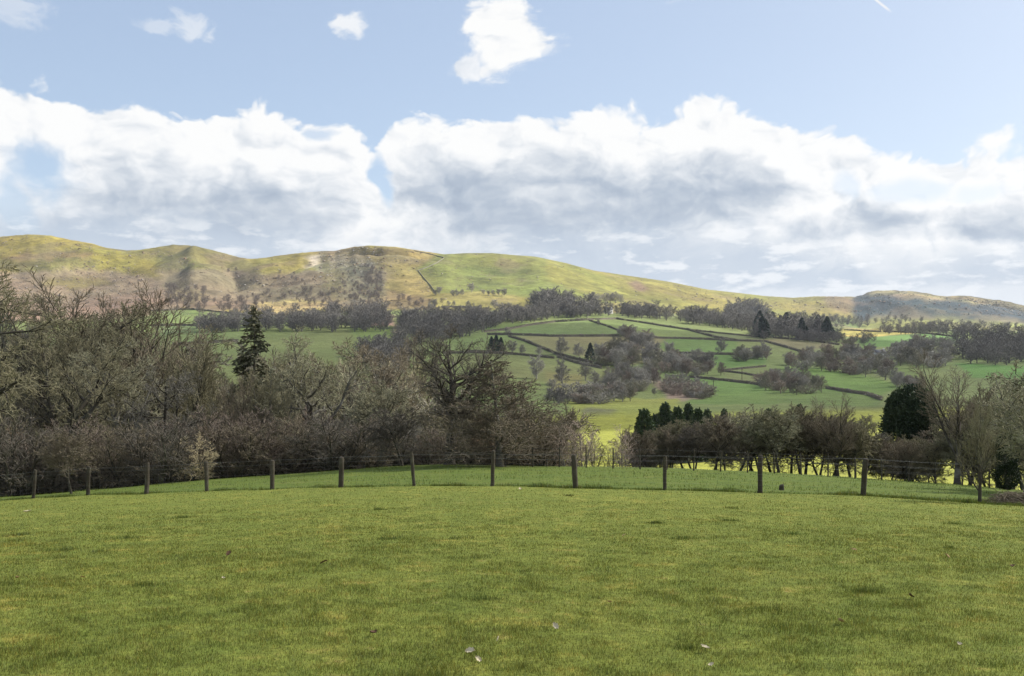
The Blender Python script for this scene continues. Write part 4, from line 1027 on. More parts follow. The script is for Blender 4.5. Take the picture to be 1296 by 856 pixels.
# ------------------------------------------------------------------ fence
fence = empty('stock_fence', (float(xy(640, 30.6)), 30.6, float(height(640, 30.6))))
tag(fence, 'post and wire stock fence running across the foot of the lawn', 'fence')
WOODM = bark_material('weathered_fence_wood', (.060, .050, .036), (.11, .105, .075), .6, .4, (.045, .05, .028), 2.5)
WIRE = material('galvanised_wire'); WIRE[2].inputs['Base Color'].default_value = (.30, .30, .30, 1); WIRE[2].inputs['Metallic'].default_value = .6; WIRE[2].inputs['Roughness'].default_value = .5
WIRE = WIRE[0]
def post_mesh(seed, h=1.0, r=.062, square=False):
    R = np.random.default_rng(seed); n = 11; rings = []
    zs = [-.35, 0] + [q for q in (.12, .4, .7) if q < h - .06] + [h - .04, h - .012, h]
    for z in zs:
        f = 1.08 if z < .1 else 1.0
        if z > h - .02: f = .86 if z < h else .70
        a = np.arange(n) * 2 * pi / n
        rr = r * f * (1 + .07 * R.normal(size=n))
        rings.append(np.stack([np.cos(a) * rr + .012 * sin(z * 3 + seed), np.sin(a) * rr, np.full(n, z) + (.012 * np.cos(a) if z > h - .03 else 0)], -1))
    V = np.concatenate(rings + [np.array([[.012 * sin(h * 3 + seed), 0, h + .004]])]); F_ = []; per = []
    for k in range(len(zs) - 1):
        for j in range(n):
            F_ += [k * n + j, k * n + (j + 1) % n, (k + 1) * n + (j + 1) % n, (k + 1) * n + j]; per.append(4)
    t = (len(zs) - 1) * n
    for j in range(n): F_ += [t + j, t + (j + 1) % n, len(V) - 1]; per.append(3)
    return mesh_from('post', V, F_, np.array(per), [WOODM], smooth=False)
PM = [post_mesh(s, 1.06, .062 + .006 * (s % 3)) for s in range(5)]
fo = np.array(fence.location)
spots = []
for t in range(-4, 13):
    Yp = 37.7 - 1.005 * t; xp = -18.13 + 2.503 * t
    if t == 12: Yp, xp = 25.95, 11.7
    spots.append((xp, Yp, float(height(uof(xp, Yp), Yp)), t))
for i, (xp, Yp, zp, t) in enumerate(spots):
    if t == 12: continue
    o = link('post', PM[i % 5], fence, Vector((xp, Yp, zp)) - Vector(fo)); o.rotation_euler = (RNG.uniform(-.06, .06), RNG.uniform(-.065, .065), RNG.random() * 6)
    _w = RNG.uniform(.85, 1.2); o.scale = (_w, _w, RNG.uniform(.93, 1.06))
def strand(h, r, name, dy=-.07):
    pts = []
    for k in range(len(spots) - 1):
        a, b = np.array(spots[k][:3]), np.array(spots[k + 1][:3])
        for f in np.linspace(0, 1, 7)[:-1]:
            p = a + (b - a) * f; pts.append((p[0] - fo[0], p[1] + dy - fo[1], p[2] + h - .02 * sin(pi * f) - fo[2]))
    p = spots[-1]; pts.append((p[0] - fo[0], p[1] + dy - fo[1], p[2] + h - fo[2]))
    v, f = tubes([(pts, [r] * len(pts))], 4)
    link(name, mesh_from(name, v, f, 4, [WIRE]), fence)
strand(1.0, .0024, 'wire'); strand(.86, .002, 'wire')
lines = []
for h in (.08, .22, .36, .52, .70):
    pts = []
    for k in range(len(spots)):
        p = spots[k]; pts.append((p[0] - fo[0], p[1] - .066 - fo[1], p[2] + h - fo[2]))
    lines.append((pts, [.001] * len(pts)))
v1, f1 = tubes(lines, 3); lines = []
for k in range(len(spots) - 1):
    a, b = np.array(spots[k][:3]), np.array(spots[k + 1][:3])
    for f in np.linspace(0, 1, 10)[:-1]:
        p = a + (b - a) * f; lines.append(([(p[0] - fo[0], p[1] - .066 - fo[1], p[2] + .05 - fo[2]), (p[0] - fo[0], p[1] - .066 - fo[1], p[2] + .70 - fo[2])], [.0009, .0009]))
v2, f2 = tubes(lines, 3)
link('netting', mesh_from('netting', np.concatenate([v1, v2]), np.concatenate([f1, f2 + len(v1)]), 4, [WIRE]), fence)

# thin stakes and wire along the hedge itself
us = np.arange(640, 1260, 34.0); Yr = Yc(us) - 1.6
rear = empty('hedge_fence', (float(xy(us[0], Yr[0])), float(Yr[0]), float(height(us[0], Yr[0])))); ro = Vector(rear.location)
tag(rear, 'thin staked wire fence along the foot of the hedge', 'fence')
SM = post_mesh(9, .95, .032); pr = []
for u_, y_ in zip(us, Yr):
    p = Vector((float(xy(u_, y_)), float(y_), float(height(u_, y_)))) - ro; o = link('stake', SM, rear, p); o.rotation_euler = (0, RNG.uniform(-.05, .05), RNG.random() * 6); pr.append(p)
v, f = tubes([([(p.x, p.y - .04, p.z + h) for p in pr], [.0025] * len(pr)) for h in (.88, .6, .35)], 3)
link('wire', mesh_from('hedge_wire', v, f, 4, [WIRE]), rear)

# ------------------------------------------------------------------ small things on the ground
xs, ys = float(xy(989, 29.2)), 29.2
o = link('tree_stump', post_mesh(21, .19, .07), None, (xs, ys, float(height(989, 29.2)) - .02)); tag(o, 'short sawn off post stump in the grass right of the eleventh post', 'stump')

def brush_heap():
    r = random.Random(3); lines = []
    for i in range(1500):
        a = r.random() * 6.28; d = sqrt(r.random()); x, y = 1.15 * d * cos(a), .6 * d * sin(a)
        hh = .46 * (1 - d * d) + .05; z = r.random() * hh
        L = r.uniform(.15, .55); b = r.random() * 6.28; el = r.uniform(-.35, .6)
        p = [(x + L * t * cos(b) * cos(el), y + L * t * sin(b) * cos(el), max(.0, z + L * t * sin(el) - .25 * L * t * t)) for t in (0, .35, .7, 1)]
        lines.append((p, [.009, .008, .006, .004]))
    v, f = tubes(lines, 3)
    o = link('brush_heap', mesh_from('brush_heap', v, f, 4, [TWIG['brown']]), None, (float(xy(1290, 26.0)), 26.0, float(height(1290, 26.0)) - .03)); o.scale = (.85, .85, .8)
    tag(o, 'low brown heap of cut brambles at the right end of the fence', 'brush heap')
brush_heap()

LEAFM, _g, _b, _o = material('dry_leaf'); _b.inputs['Base Color'].default_value = (.40, .29, .18, 1)
_c = _g.mix(_g.noise(X(_g, _g.new('ShaderNodeTexCoord').outputs['Object']), 30, 3), (.36, .22, .11), (.54, .38, .22)); _g.put(_b.inputs['Base Color'], _c)
PALE, _g, _b, _o = material('bleached_leaf'); _b.inputs['Base Color'].default_value = (.62, .55, .43, 1)
_c = _g.mix(_g.noise(X(_g, _g.new('ShaderNodeTexCoord').outputs['Object']), 30, 3), (.50, .43, .28), (.66, .58, .42)); _g.put(_b.inputs['Base Color'], _c)
DARK, _g, _b, _o = material('rotted_leaf'); _b.inputs['Base Color'].default_value = (.11, .065, .04, 1)
def leaf_mesh(seed, mat):
    r = np.random.default_rng(seed); n, m = 9, 5; V = []
    for i in range(n):
        t = i / (n - 1); w = .022 * sin(pi * t) ** .7 * (1 + .3 * sin(i * 2.4)) + .0012
        for j in range(m):
            s = j / (m - 1) * 2 - 1
            V.append(((t - .5) * .075, s * w, .012 + .010 * s * s + .010 * sin(3 * t + seed) + r.normal(0, .0012)))
    V = np.array(V); i = np.arange(n * m).reshape(n, m)
    q = np.stack([i[:-1, :-1], i[1:, :-1], i[1:, 1:], i[:-1, 1:]], -1).reshape(-1, 4)
    V2 = V - np.array([0, 0, .0012]); A = np.concatenate([V, V2]); Q = np.concatenate([q, q[:, ::-1] + n * m])
    return mesh_from('leaf', A, Q, 4, [mat], smooth=True)
LM = {k: [leaf_mesh(s, m) for s in (1, 2, 3)] for k, m in (('dry', LEAFM), ('pale', PALE), ('dark', DARK))}
def ground_near(u, py):
    Ys = np.linspace(5.2, 40, 900); P = V0 - F * (height(np.full(900, u), Ys) - EYE) / Ys
    y = float(np.interp(py, P[::-1], Ys[::-1])); return float(xy(u, y)) if y > 14 else float((u - U0) / F * y), y
def lay(name, kind, u, py, sc, label, group=None, tilt=.5, lift=.02):
    x, y = ground_near(u, py); o = link(name, RNG.choice(LM[kind]), None, (x, y, float(height(uof(x, y), y)) + lift))
    o.rotation_euler = (RNG.uniform(-tilt, tilt), RNG.uniform(-tilt, tilt), RNG.random() * 6.28); o.scale = (sc, sc, sc); tag(o, label, 'leaf', group); return o
GL = 'dead leaves scattered on the lawn'
lay('fallen_leaf', 'pale', 597, 832, 1.05, 'larger pale dead leaf in the centre of the near lawn', GL, .9, .035)
lay('fallen_leaf', 'pale', 605, 841, .75, 'small pale dead leaf just below the larger one in the near lawn', GL, .9, .035)
lay('fallen_leaf', 'pale', 631, 815, .6, 'tiny white leaf right of the pair of pale leaves', GL, .9, .035)
lay('fallen_leaf', 'pale', 893, 826, 1.0, 'pale dead leaf low in the right half of the lawn', GL, .6, .03)
lay('fallen_leaf', 'pale', 704, 798, .9, 'pale leaf in the short grass right of the centre', GL, .6, .03)
lay('fallen_leaf', 'dry', 1064, 795, 1.1, 'tan leaf far out in the right half of the near lawn', GL, .6, .03)
for i, (u, py, k, s) in enumerate([(289, 705, 'dark', 1.2), (410, 717, 'dark', 1.2), (283, 736, 'pale', .7), (772, 766, 'dry', .7), (1282, 723, 'dark', 1.2), (1153, 762, 'dark', 1.0), (472, 806, 'dark', 1.0), (22, 738, 'dry', .8), (790, 681, 'dry', .9), (1080, 700, 'dry', 1.1), (1198, 708, 'dry', 1.1), (1215, 825, 'pale', .6), (900, 846, 'pale', .6), (105, 737, 'dry', .8)]):
    lay('fallen_leaf', k, u, py, s, 'small dead leaf lying in the mown grass of the lawn', GL + ' and too small to tell apart', .5, .028)
lay('paper_scrap', 'pale', 658, 621, 1.6, 'white scrap on the lawn just right of the eighth post', None, .3, .03)['category'] = 'scrap'
lay('paper_scrap', 'pale', 34, 650, 2.2, 'white scrap on the lawn below the first post', None, .3, .03)['category'] = 'scrap'

# ------------------------------------------------------------------ the far side of the valley
def far_mesh(kind, seed, mat):
    br = grow(seed, SPEC[kind]); big = [(P, r) for lv, P, r in br if lv < 2]; tw = [(P, r) for lv, P, r in br if lv >= 2]
    v1, f1 = tubes(big, 4); v2, f2 = tubes(tw, 3)
    return np.concatenate([v1, v2]), np.concatenate([f1, f2 + len(v1)])
FARV = [far_mesh('far', s, None) for s in (1, 2, 3, 4, 5)]
FARM = [mesh_from('far_tree', v, f, 4, [FAR_BARK]) for v, f in FARV]
BUSHV = [far_mesh('farbush', s, None) for s in (6, 7, 8)]
BUSHM = [mesh_from('far_bush', v, f, 4, [FAR_BARK]) for v, f in BUSHV]
LOWV = [far_mesh('farlow', s, None) for s in (11, 12, 13, 14)]
def simple_conifer(seed, H=10, R=2.2, n=900, leaf=.9):
    r = np.random.default_rng(seed); t = r.random(n) ** .8; a = r.uniform(0, 2 * pi, n); rr = R * (1 - t) ** .8 * (.35 + .65 * r.random(n) ** .5) * (1 + .2 * np.sin(a * 3 + t * 9))
    c = np.stack([np.cos(a) * rr, np.sin(a) * rr, .4 + t * (H - .4)], -1); d = np.stack([np.cos(a), np.sin(a), r.normal(-.3, .3, n)], -1); d /= np.linalg.norm(d, axis=1, keepdims=True)
    V = tri_leaves(c, d, leaf * r.uniform(.6, 1.2, n), leaf * .5, r)
    tv, tf = tubes([([(0, 0, -.3), (0, 0, H * .5), (0, 0, H)], [.16, .1, .02])], 5)
    return np.concatenate([V, tv]), np.concatenate([np.arange(len(V)).reshape(-1, 4), tf + len(V)])
CONV = [simple_conifer(s) for s in (1, 2, 3)]
CONM = [mesh_from('far_conifer', v, f, 4, [FARCON]) for v, f in CONV]

def far_one(name, me, u, py, hpx, label, group, cat='tree', hm=10.0, width=1.0, mat=None, ymin=230.0):
    x, Y, z = (float(q[0]) for q in ground_at(u, py, ymin))
    s = hpx / F * Y / hm; o = link(name, me, None, (x, Y, z - .1)); o.rotation_euler = (0, 0, RNG.random() * 6.28); o.scale = (s * width, s * width, s)
    if mat: set_mat(o, mat)
    tag(o, label, cat, group); return o

def scatter(poly, n, seed):
    r = np.random.default_rng(seed); a = np.array(poly, float); lo, hi = a.min(0), a.max(0); out = []
    for _ in range(4000):
        p = lo + (hi - lo) * r.random(2)
        if inpoly(np.array([p[0]]), np.array([p[1]]), poly)[0]:
            if all(abs(p[0] - q[0]) / 1.0 + abs(p[1] - q[1]) * 2.2 > MIND for q in out): out.append(tuple(p))
        if len(out) >= n: break
    return out
MIND = 3.0

def copse(poly, n, hpx, label, group, seed, name='bare_tree', meshes=None, hm=10.0, width=1.1, mat=None, cat='tree'):
    for i, (u, py) in enumerate(scatter(poly, n, seed)):
        q = RNG.random(); mt = mat or (FAR_BARK if q < .5 else FAR_OLIVE if q < .75 else FAR_BROWN)
        low = meshes is None and i % 4 == 2
        far_one(name, RNG.choice(BUSHM if low else meshes or FARM), u, py, hpx * (RNG.uniform(.45, .72) if low else RNG.uniform(.62, 1.15)), label, group, cat, 5.0 if low else hm, width * RNG.uniform(.9, 1.35), mt)

# lone trees
for (u, py, h, w, lab) in [(709, 449.5, 25, 1.15, 'round bare tree at the bend of the long diagonal hedge'), (712, 488.5, 36, .95, 'lone bare oak in the pasture above the larch, right of it'),
        (741, 482, 27, .9, 'lone bare tree right of the pasture oak'), (679, 480, 32, 1.0, 'bare tree in the pasture directly above the larch top'), (753, 494, 26, 1.0, 'bare tree at the lower edge of the big pasture by the gully'),
        (733, 453, 20, 1.1, 'bare tree left of the single dark conifer in the hedge'), (682, 450, 12, 1.1, 'small hedge tree left of the round bare tree'), (660, 448, 13, 1.1, 'small tree in the low hedge above the larch'),
        (648, 447, 17, 1.2, 'small tree near the left end of the low hedge'), (912, 448, 21, 1.1, 'lone bare tree on the hedge right of the gully'), (757, 412, 8, 1.1, 'tiny tree at the top hedge corner below the cottage'),
        (642, 424, 11, 1.2, 'dark little tree where the hedges meet at left'), (828, 500, 10, 1.2, 'tiny bush on the tan bank of the gully'), (699, 494, 16, 1.4, 'low tree behind the larch at the pasture edge')]:
    far_one('field_tree', RNG.choice(FARM), u, py, h, lab, 'single trees in the far pastures', 'tree', 10, w)
far_one('conifer', CONM[0], 747, 458, 24, 'single dark conifer in the diagonal hedge across the valley', None, 'tree', 10, 1.5)
for i, (u, py, h) in enumerate([(628, 446, 22), (634, 447, 20), (622, 446, 20)]):
    far_one('conifer', CONM[i], u, py, h, 'dark conifer in the little block left of the far pastures', 'dark conifers in the small block', 'tree', 10, 1.6)

MIND = 2.3
copse([(757, 465), (804, 467), (808, 455), (780, 446), (760, 450)], 22, 25, 'bare tree of the rounded copse at the head of the gully', 'copse at the head of the gully', 1)
copse([(784, 425), (800, 424), (824, 438), (826, 447), (806, 447), (792, 436)], 14, 20, 'bare tree of the strip of wood above the gully copse', 'strip of wood above the gully copse', 2)
copse([(812, 452), (835, 446), (880, 458), (905, 468), (918, 481), (870, 478), (825, 470)], 42, 22, 'bare tree of the long wood on the right bank of the gully', 'wood on the right bank of the gully', 3)
copse([(764, 508), (808, 510), (812, 484), (785, 476), (768, 486)], 28, 26, 'bare tree of the wood on the left bank of the gully', 'wood on the left bank of the gully', 4)
copse([(806, 474), (822, 472), (838, 482), (830, 488), (808, 488)], 10, 20, 'bare tree in the middle of the gully', 'trees in the middle of the gully', 5)
copse([(838, 484), (866, 488), (898, 500), (895, 508), (850, 500)], 24, 15, 'purplish bush on the tan bank low in the gully', 'bushes low in the gully', 6, 'bush', BUSHM, 5.0, 1.2, None, 'bush')
copse([(724, 500), (768, 500), (760, 512), (728, 512)], 12, 20, 'grey bush below the pasture oak', 'grey bushes below the pasture oak', 26, 'bush', BUSHM, 5.0, 1.2, None, 'bush')
copse([(990, 463), (1030, 454), (1075, 446), (1112, 452), (1128, 470), (1126, 485), (1085, 477), (1000, 468)], 58, 21, 'bare tree of the big dark wood between the right hand fields', 'big wood between the right hand fields', 7)
copse([(962, 484), (1000, 480), (1036, 489), (1045, 503), (990, 500), (962, 497)], 46, 21, 'bare tree of the wood edging the lower right field', 'wood edging the lower right field', 8)
copse([(1122, 488), (1135, 482), (1165, 486), (1168, 492), (1130, 492)], 14, 17, 'bare tree of the small wood left of the ash crown', 'small wood left of the ash crown', 9)
copse([(1118, 446), (1150, 440), (1205, 442), (1212, 456), (1190, 470), (1150, 466), (1122, 458)], 44, 22, 'bare tree around the white cottages', 'trees around the white cottages', 10)
copse([(934, 450), (972, 450), (972, 459), (936, 457)], 13, 20, 'bare tree of the group above the middle right fields', 'group above the middle right fields', 11)
for i, (u, py) in enumerate(scatter([(950, 420), (985, 416), (1058, 426), (1058, 432), (1000, 430), (955, 428)], 16, 12)):
    far_one('conifer', CONM[i % 3], u, py, RNG.uniform(18, 29), 'dark conifer of the belt above the middle right fields', 'belt of conifers above the fields', 'tree', 10, 1.7)
for i, (u, py) in enumerate([(790, 398), (797, 399), (805, 399), (814, 400), (822, 401), (829, 402), (750, 392), (756, 393)]):
    far_one('conifer', CONM[i % 3], u, py, RNG.uniform(9, 15), 'small dark conifer beside the far white cottage', 'conifers beside the far cottage', 'tree', 10, 1.7)

# woods that read as one mass
def woodland(name, polys, seed, mat=WOOD_FAR, label=None, verts=None):
    r = np.random.default_rng(seed); VV = []; FF = []; n0 = 0; pts = []
    for poly, n, h in polys:
        for q in scatter(poly, n, seed + len(pts)): pts.append((q[0], q[1], h))
    P = np.array(pts); x, Y, z = ground_at(P[:, 0], P[:, 1])
    VS = verts or LOWV
    for i in range(len(P)):
        v, f = VS[i % len(VS)]; H = v[:, 2].max(); s = P[i, 2] * r.uniform(.7, 1.2) / F * Y[i] / H; w = s * r.uniform(1.0, 1.35); a = r.uniform(0, 6.28); ca, sa = cos(a), sin(a)
        VV.append(np.stack([x[i] + w * (v[:, 0] * ca - v[:, 1] * sa), Y[i] + w * (v[:, 0] * sa + v[:, 1] * ca), z[i] + s * v[:, 2] - .2], -1)); FF.append(f + n0); n0 += len(v)
    o = link(name, mesh_from(name, np.concatenate(VV), np.concatenate(FF), 4, [mat])); o['kind'] = 'stuff'
    if label: o['label'] = label
    return o
MIND = 2.6
woodland('woodland', [([(250, 411), (303, 408), (303, 422), (247, 421)], 40, 18), ([(312, 406), (420, 404), (420, 420), (312, 421)], 85, 19), ([(418, 402), (470, 396), (494, 398), (490, 420), (420, 421)], 75, 20)], 101, label='leafless wood along the foot of the fell, left of the tan track')
woodland('woodland', [([(504, 405), (560, 402), (650, 400), (650, 410), (600, 424), (570, 432), (520, 440), (504, 420)], 150, 20), ([(456, 448), (510, 434), (520, 452), (512, 480), (470, 476)], 60, 24)], 102, label='leafless wood right of the tan track')
woodland('woodland', [([(640, 403), (690, 398), (760, 398), (765, 402), (700, 404), (650, 412)], 60, 17), ([(664, 392), (700, 384), (756, 398), (690, 400)], 34, 24),
                      ([(700, 400), (762, 400), (840, 406), (910, 416), (970, 424), (970, 416), (900, 404), (830, 398), (760, 396)], 120, 17)], 103, label='leafless belt of trees above the hedged fields')
woodland('woodland', [([(908, 412), (930, 396), (962, 392), (972, 396), (970, 420), (930, 418)], 55, 19)], 104, label='leafless wood on the shoulder below the low hill')
woodland('woodland', [([(1062, 432), (1112, 424), (1112, 434), (1075, 440)], 14, 11), ([(1112, 420), (1236, 420), (1236, 426), (1112, 423)], 60, 13), ([(1210, 434), (1300, 430), (1340, 440), (1340, 464), (1225, 462), (1208, 448)], 110, 23), ([(1085, 416), (1110, 412), (1000, 410), (1000, 414)], 20, 8),
                      ([(950, 428), (1062, 437), (1062, 429), (955, 421)], 60, 14), ([(968, 424), (1052, 430), (1052, 424), (968, 418)], 26, 25), ([(690, 500), (724, 506), (724, 516), (690, 512)], 14, 18)], 105, label='leafless woods before the blue grey crag')
woodland('woodland', [([(1000, 404), (1120, 404), (1290, 414), (1290, 418), (1100, 413), (1000, 412)], 80, 8)], 107, label='thin line of trees under the blue grey crag')
# scrub on the fell side
woodland('scrub', [([(430, 350), (470, 332), (488, 390), (440, 394)], 70, 4.5), ([(436, 380), (470, 340), (486, 350), (480, 392)], 70, 6), ([(208, 362), (260, 368), (256, 388), (222, 386)], 26, 9), ([(300, 372), (440, 366), (430, 396), (330, 386), (310, 392)], 60, 7),
                   ([(500, 392), (560, 388), (560, 380), (500, 376)], 16, 7), ([(210, 376), (330, 384), (330, 396), (215, 398)], 40, 10), ([(280, 345), (330, 340), (400, 350), (400, 366), (300, 360)], 16, 5)], 106, mat=FAR_WARM, label='dark scrub on the bracken slopes of the fell', verts=LOWV)
MIND = 5
for (u, py, h) in [(551, 374, 8), (556, 373, 11), (573, 375, 9), (578, 375, 9), (584, 374, 9), (597, 370, 13), (612, 373, 7), (618, 374, 7), (624, 374, 8), (631, 374, 9), (638, 375, 11), (545, 391, 9), (549, 389, 12), (592, 389, 9), (625, 390, 12), (568, 387, 7), (575, 387, 7),
                   (748, 384, 12), (752, 384, 15), (758, 384, 13), (766, 384, 14), (772, 384, 14), (779, 384, 15), (785, 384, 12)]:
    far_one('fell_tree', RNG.choice(FARM), u, py, h, 'tiny tree at the edge of the pale fields under the fell', 'tiny trees under the fell', 'tree', 10, 1.2)

# bracken, gorse, juniper and stones over the open fell: small clumps nobody could count
def fell_cover():
    r = np.random.default_rng(909); n = 52000
    u = r.uniform(-60, 1330, n); f = r.random(n); sk = skyP(u); py = sk + 1.5 + (398 - sk) * f
    dens = .05 + .55 * smooth01(-.05, .4, fbm(u / 26, py / 9, 71, 4, .6)) + .5 * ((u > 405) & (u < 492)) + .12 * (u > 1085) + .25 * inpoly(u, py, [(-60, 344), (130, 342), (226, 360), (440, 345), (440, 400), (-60, 400)])
    dens *= np.where((u > 548) & (u < 1080), .30, 1.0)
    k = r.random(n) < dens; u, py = u[k], py[k]
    X_, Y_, Z_ = [], [], []
    for a in range(0, len(u), 4000):
        x, y, z = ground_at(u[a:a + 4000], py[a:a + 4000], 900); X_.append(x); Y_.append(y); Z_.append(z)
    x, y, z = np.concatenate(X_), np.concatenate(Y_), np.concatenate(Z_); n = len(x)
    s = (.30 + r.gamma(1.5, .36, n)).clip(.35, 2.6) * y / 2000
    octa = np.array([(1, 0, .2), (0, 1, .2), (-1, 0, .2), (0, -1, .2), (0, 0, 1.1), (.6, .6, .75), (-.6, -.6, .7)], float)
    fc = np.array([(0, 5, 4), (5, 1, 4), (1, 2, 4), (2, 6, 4), (6, 3, 4), (3, 0, 4), (0, 1, 5), (2, 3, 6)])
    V = octa[None] * s[:, None, None] * (1 + .35 * r.normal(size=(n, 7, 1))) * np.array([1.25, 1.25, .75]); V += np.stack([x, y, z - .15], -1)[:, None]
    F_ = (fc[None] + 7 * np.arange(n)[:, None, None]).reshape(-1, 3)
    cr = (u > 1085); rock = (r.random(n) < np.where(cr, .05, .04)) | ((u > 415) & (u < 475) & (py < 346) & (r.random(n) < .6))
    mi = np.where(rock, 2, np.where(cr, np.where(r.random(n) < .7, 3, 0), np.where(r.random(n) < .45, 1, 0)))
    o = link('fell_scrub', mesh_from('fell_scrub', V.reshape(-1, 3), F_, 3, [FAR_WARM, BRACKEN, STONE, FARCON], mat_idx=np.repeat(mi, 8))); o['kind'] = 'stuff'; o['label'] = 'bracken, heather and loose stones scattered over the open fell'
BRACKEN = bark_material('dead_bracken', (.155, .100, .062), (.19, .14, .08), .5, .0, (.10, .10, .045), .05)

# hedges
HEDGE = bark_material('hedge_twigs', (.135, .118, .092), (.16, .145, .10), .5, .3, (.11, .118, .065), .08)
def hedge(pts, hgt, label, wid=.85):
    hgt *= .75
    a = np.array(pts, float); seg = np.r_[0, np.cumsum(np.hypot(*np.diff(a, axis=0).T))]; n = max(6, int(seg[-1] * 1.4))
    s = np.linspace(0, seg[-1], n); u = np.interp(s, seg, a[:, 0]); p = np.interp(s, seg, a[:, 1]) + .5 * fbm(s / 30, s * 0 + hgt, 5, 2)
    x, Y, z = ground_at(u, p)
    x = np.convolve(np.pad(x, 2, 'edge'), np.ones(5) / 5, 'valid'); Y = np.convolve(np.pad(Y, 2, 'edge'), np.ones(5) / 5, 'valid')
    z = height(uof(x, Y), Y)
    tx, ty = np.gradient(x), np.gradient(Y); l = np.hypot(tx, ty) + 1e-9; nx, ny = -ty / l, tx / l
    prof = [(-.5, -.2), (-.52, .35), (-.40, .8), (-.1, 1.0), (.18, .98), (.42, .75), (.5, .3), (.5, -.2)]
    V = []
    for j, (w, h) in enumerate(prof):
        f = 1 + .35 * fbm(s * .9 + 7 * j, s * .23 + j, int(seg[-1]) % 50, 3); hh = hgt * np.minimum(1, .25 + np.minimum(s, seg[-1] - s) / 3.5) * (1 + .7 * fbm(s * .5, s * 0 + 3.0, 9, 3) + .2 * fbm(s * 2.1, s * 0 + j, 19, 2))
        V.append(np.stack([x + nx * w * wid * f, Y + ny * w * wid * f, z + h * hh], -1))
    V = np.stack(V, 1); i = np.arange(n * len(prof)).reshape(n, len(prof))
    q = np.stack([i[:-1, :-1], i[:-1, 1:], i[1:, 1:], i[1:, :-1]], -1).reshape(-1, 4)
    # twigs standing out of the clipped body
    r = np.random.default_rng(int(seg[-1] * 10)); k = n * 22; ii = r.integers(0, n - 1, k); w = r.uniform(-.5, .5, k); L = r.uniform(.3, .9, k) * hgt * .55
    px_, py_ = x[ii] + nx[ii] * w * wid + r.uniform(-1, 1, k) * l[ii] * .5, Y[ii] + ny[ii] * w * wid; pz = z[ii] + hgt * r.uniform(.35, .9, k)
    lines = [([(px_[m], py_[m], pz[m]), (px_[m] + r.normal(0, .3), py_[m] + r.normal(0, .3), pz[m] + L[m])], [.06, .03]) for m in range(k)]
    gap = fbm(s * .35, s * 0 + 1.5, int(seg[-1]) % 40, 2) > .42
    V[gap, :, 2] = z[gap, None] + (V[gap, :, 2] - z[gap, None]) * .25
    tv, tf = tubes(lines, 3)
    o = link('hedge', mesh_from('hedge', np.concatenate([V.reshape(-1, 3), tv]), np.concatenate([q, tf + n * len(prof)]), 4, [HEDGE])); tag(o, label, 'hedge', 'hedges dividing the far pastures')
for pts, h, lab in [
    ([(612, 421), (640, 418), (668, 413), (703, 408), (753, 405)], 2.6, 'hedge climbing to the top corner of the far pastures, below the cottage'),
    ([(745, 406), (765, 412), (784, 419)], 1.8, 'short hedge slanting down from the top corner to the gully clump'),
    ([(753, 405), (780, 404), (838, 413), (871, 418), (907, 428), (934, 432)], 2.2, 'hedge along the top of the fields right of the gully clump'),
    ([(616, 424), (642, 424), (700, 426.5), (784, 426)], 2.4, 'level hedge across the middle of the left far pastures'),
    ([(800, 427), (845, 429), (890, 430), (934, 432), (966, 433)], 2.2, 'level hedge continuing right of the gully clump'),
    ([(643, 426), (664, 432), (690, 443), (704, 449), (735, 457), (762, 463)], 2.2, 'long diagonal hedge running down right past the round tree'),
    ([(590, 445), (640, 448), (672, 451), (702, 454)], 1.8, 'low level hedge above the big pasture left of the round tree'),
    ([(704, 452), (730, 460), (762, 467)], 2.0, 'hedge under the round tree bounding the big pasture'),
    ([(871, 418), (920, 423), (970, 428)], 1.8, 'hedge below the tree belt, furthest up on the right'),
    ([(858, 448), (900, 449), (936, 450)], 2.2, 'hedge with a lone bare tree on it right of the gully wood'),
    ([(912, 470), (940, 467), (970, 464)], 1.4, 'upper hedge of the small pair right of the gully wood'),
    ([(912, 470), (940, 473), (970, 478)], 1.3, 'lower hedge of the small pair right of the gully wood'),
    ([(872, 478), (917, 482), (950, 486), (985, 491)], 1.6, 'hedge dropping right from the end of the gully wood'),
    ([(966, 427), (1020, 431), (1063, 437)], 2.0, 'hedge below the conifer belt'),
    ([(966, 432), (995, 440), (1021, 448)], 2.2, 'short dark hedge running down towards the big wood'),
    ([(1045, 492), (1075, 497), (1098, 500), (1116, 507)], 1.6, 'hedge across the lower right field towards the yew'),
    ([(1068, 418), (1110, 420), (1166, 422), (1214, 427)], 2.2, 'hedge under the bright yellow green field'),
    ([(190, 413), (220, 412), (248, 413)], 2.6, 'short hedge between the green fields left of the spruce'),
    ([(218, 437), (250, 436), (302, 433)], 2.8, 'hedge at the foot of the green field left of the spruce'),
    ([(190, 394), (240, 392), (292, 397), (312, 400)], 2.4, 'hedge along the top of the green field left of the spruce'),
    ([(558, 389), (580, 389), (604, 390)], 2.4, 'dark hedge in the pale field under the fell'),
    ([(560, 448), (600, 447), (650, 449)], 2.0, 'hedge seen through the crown of the tall oak')]:
    hedge(pts, h, lab)

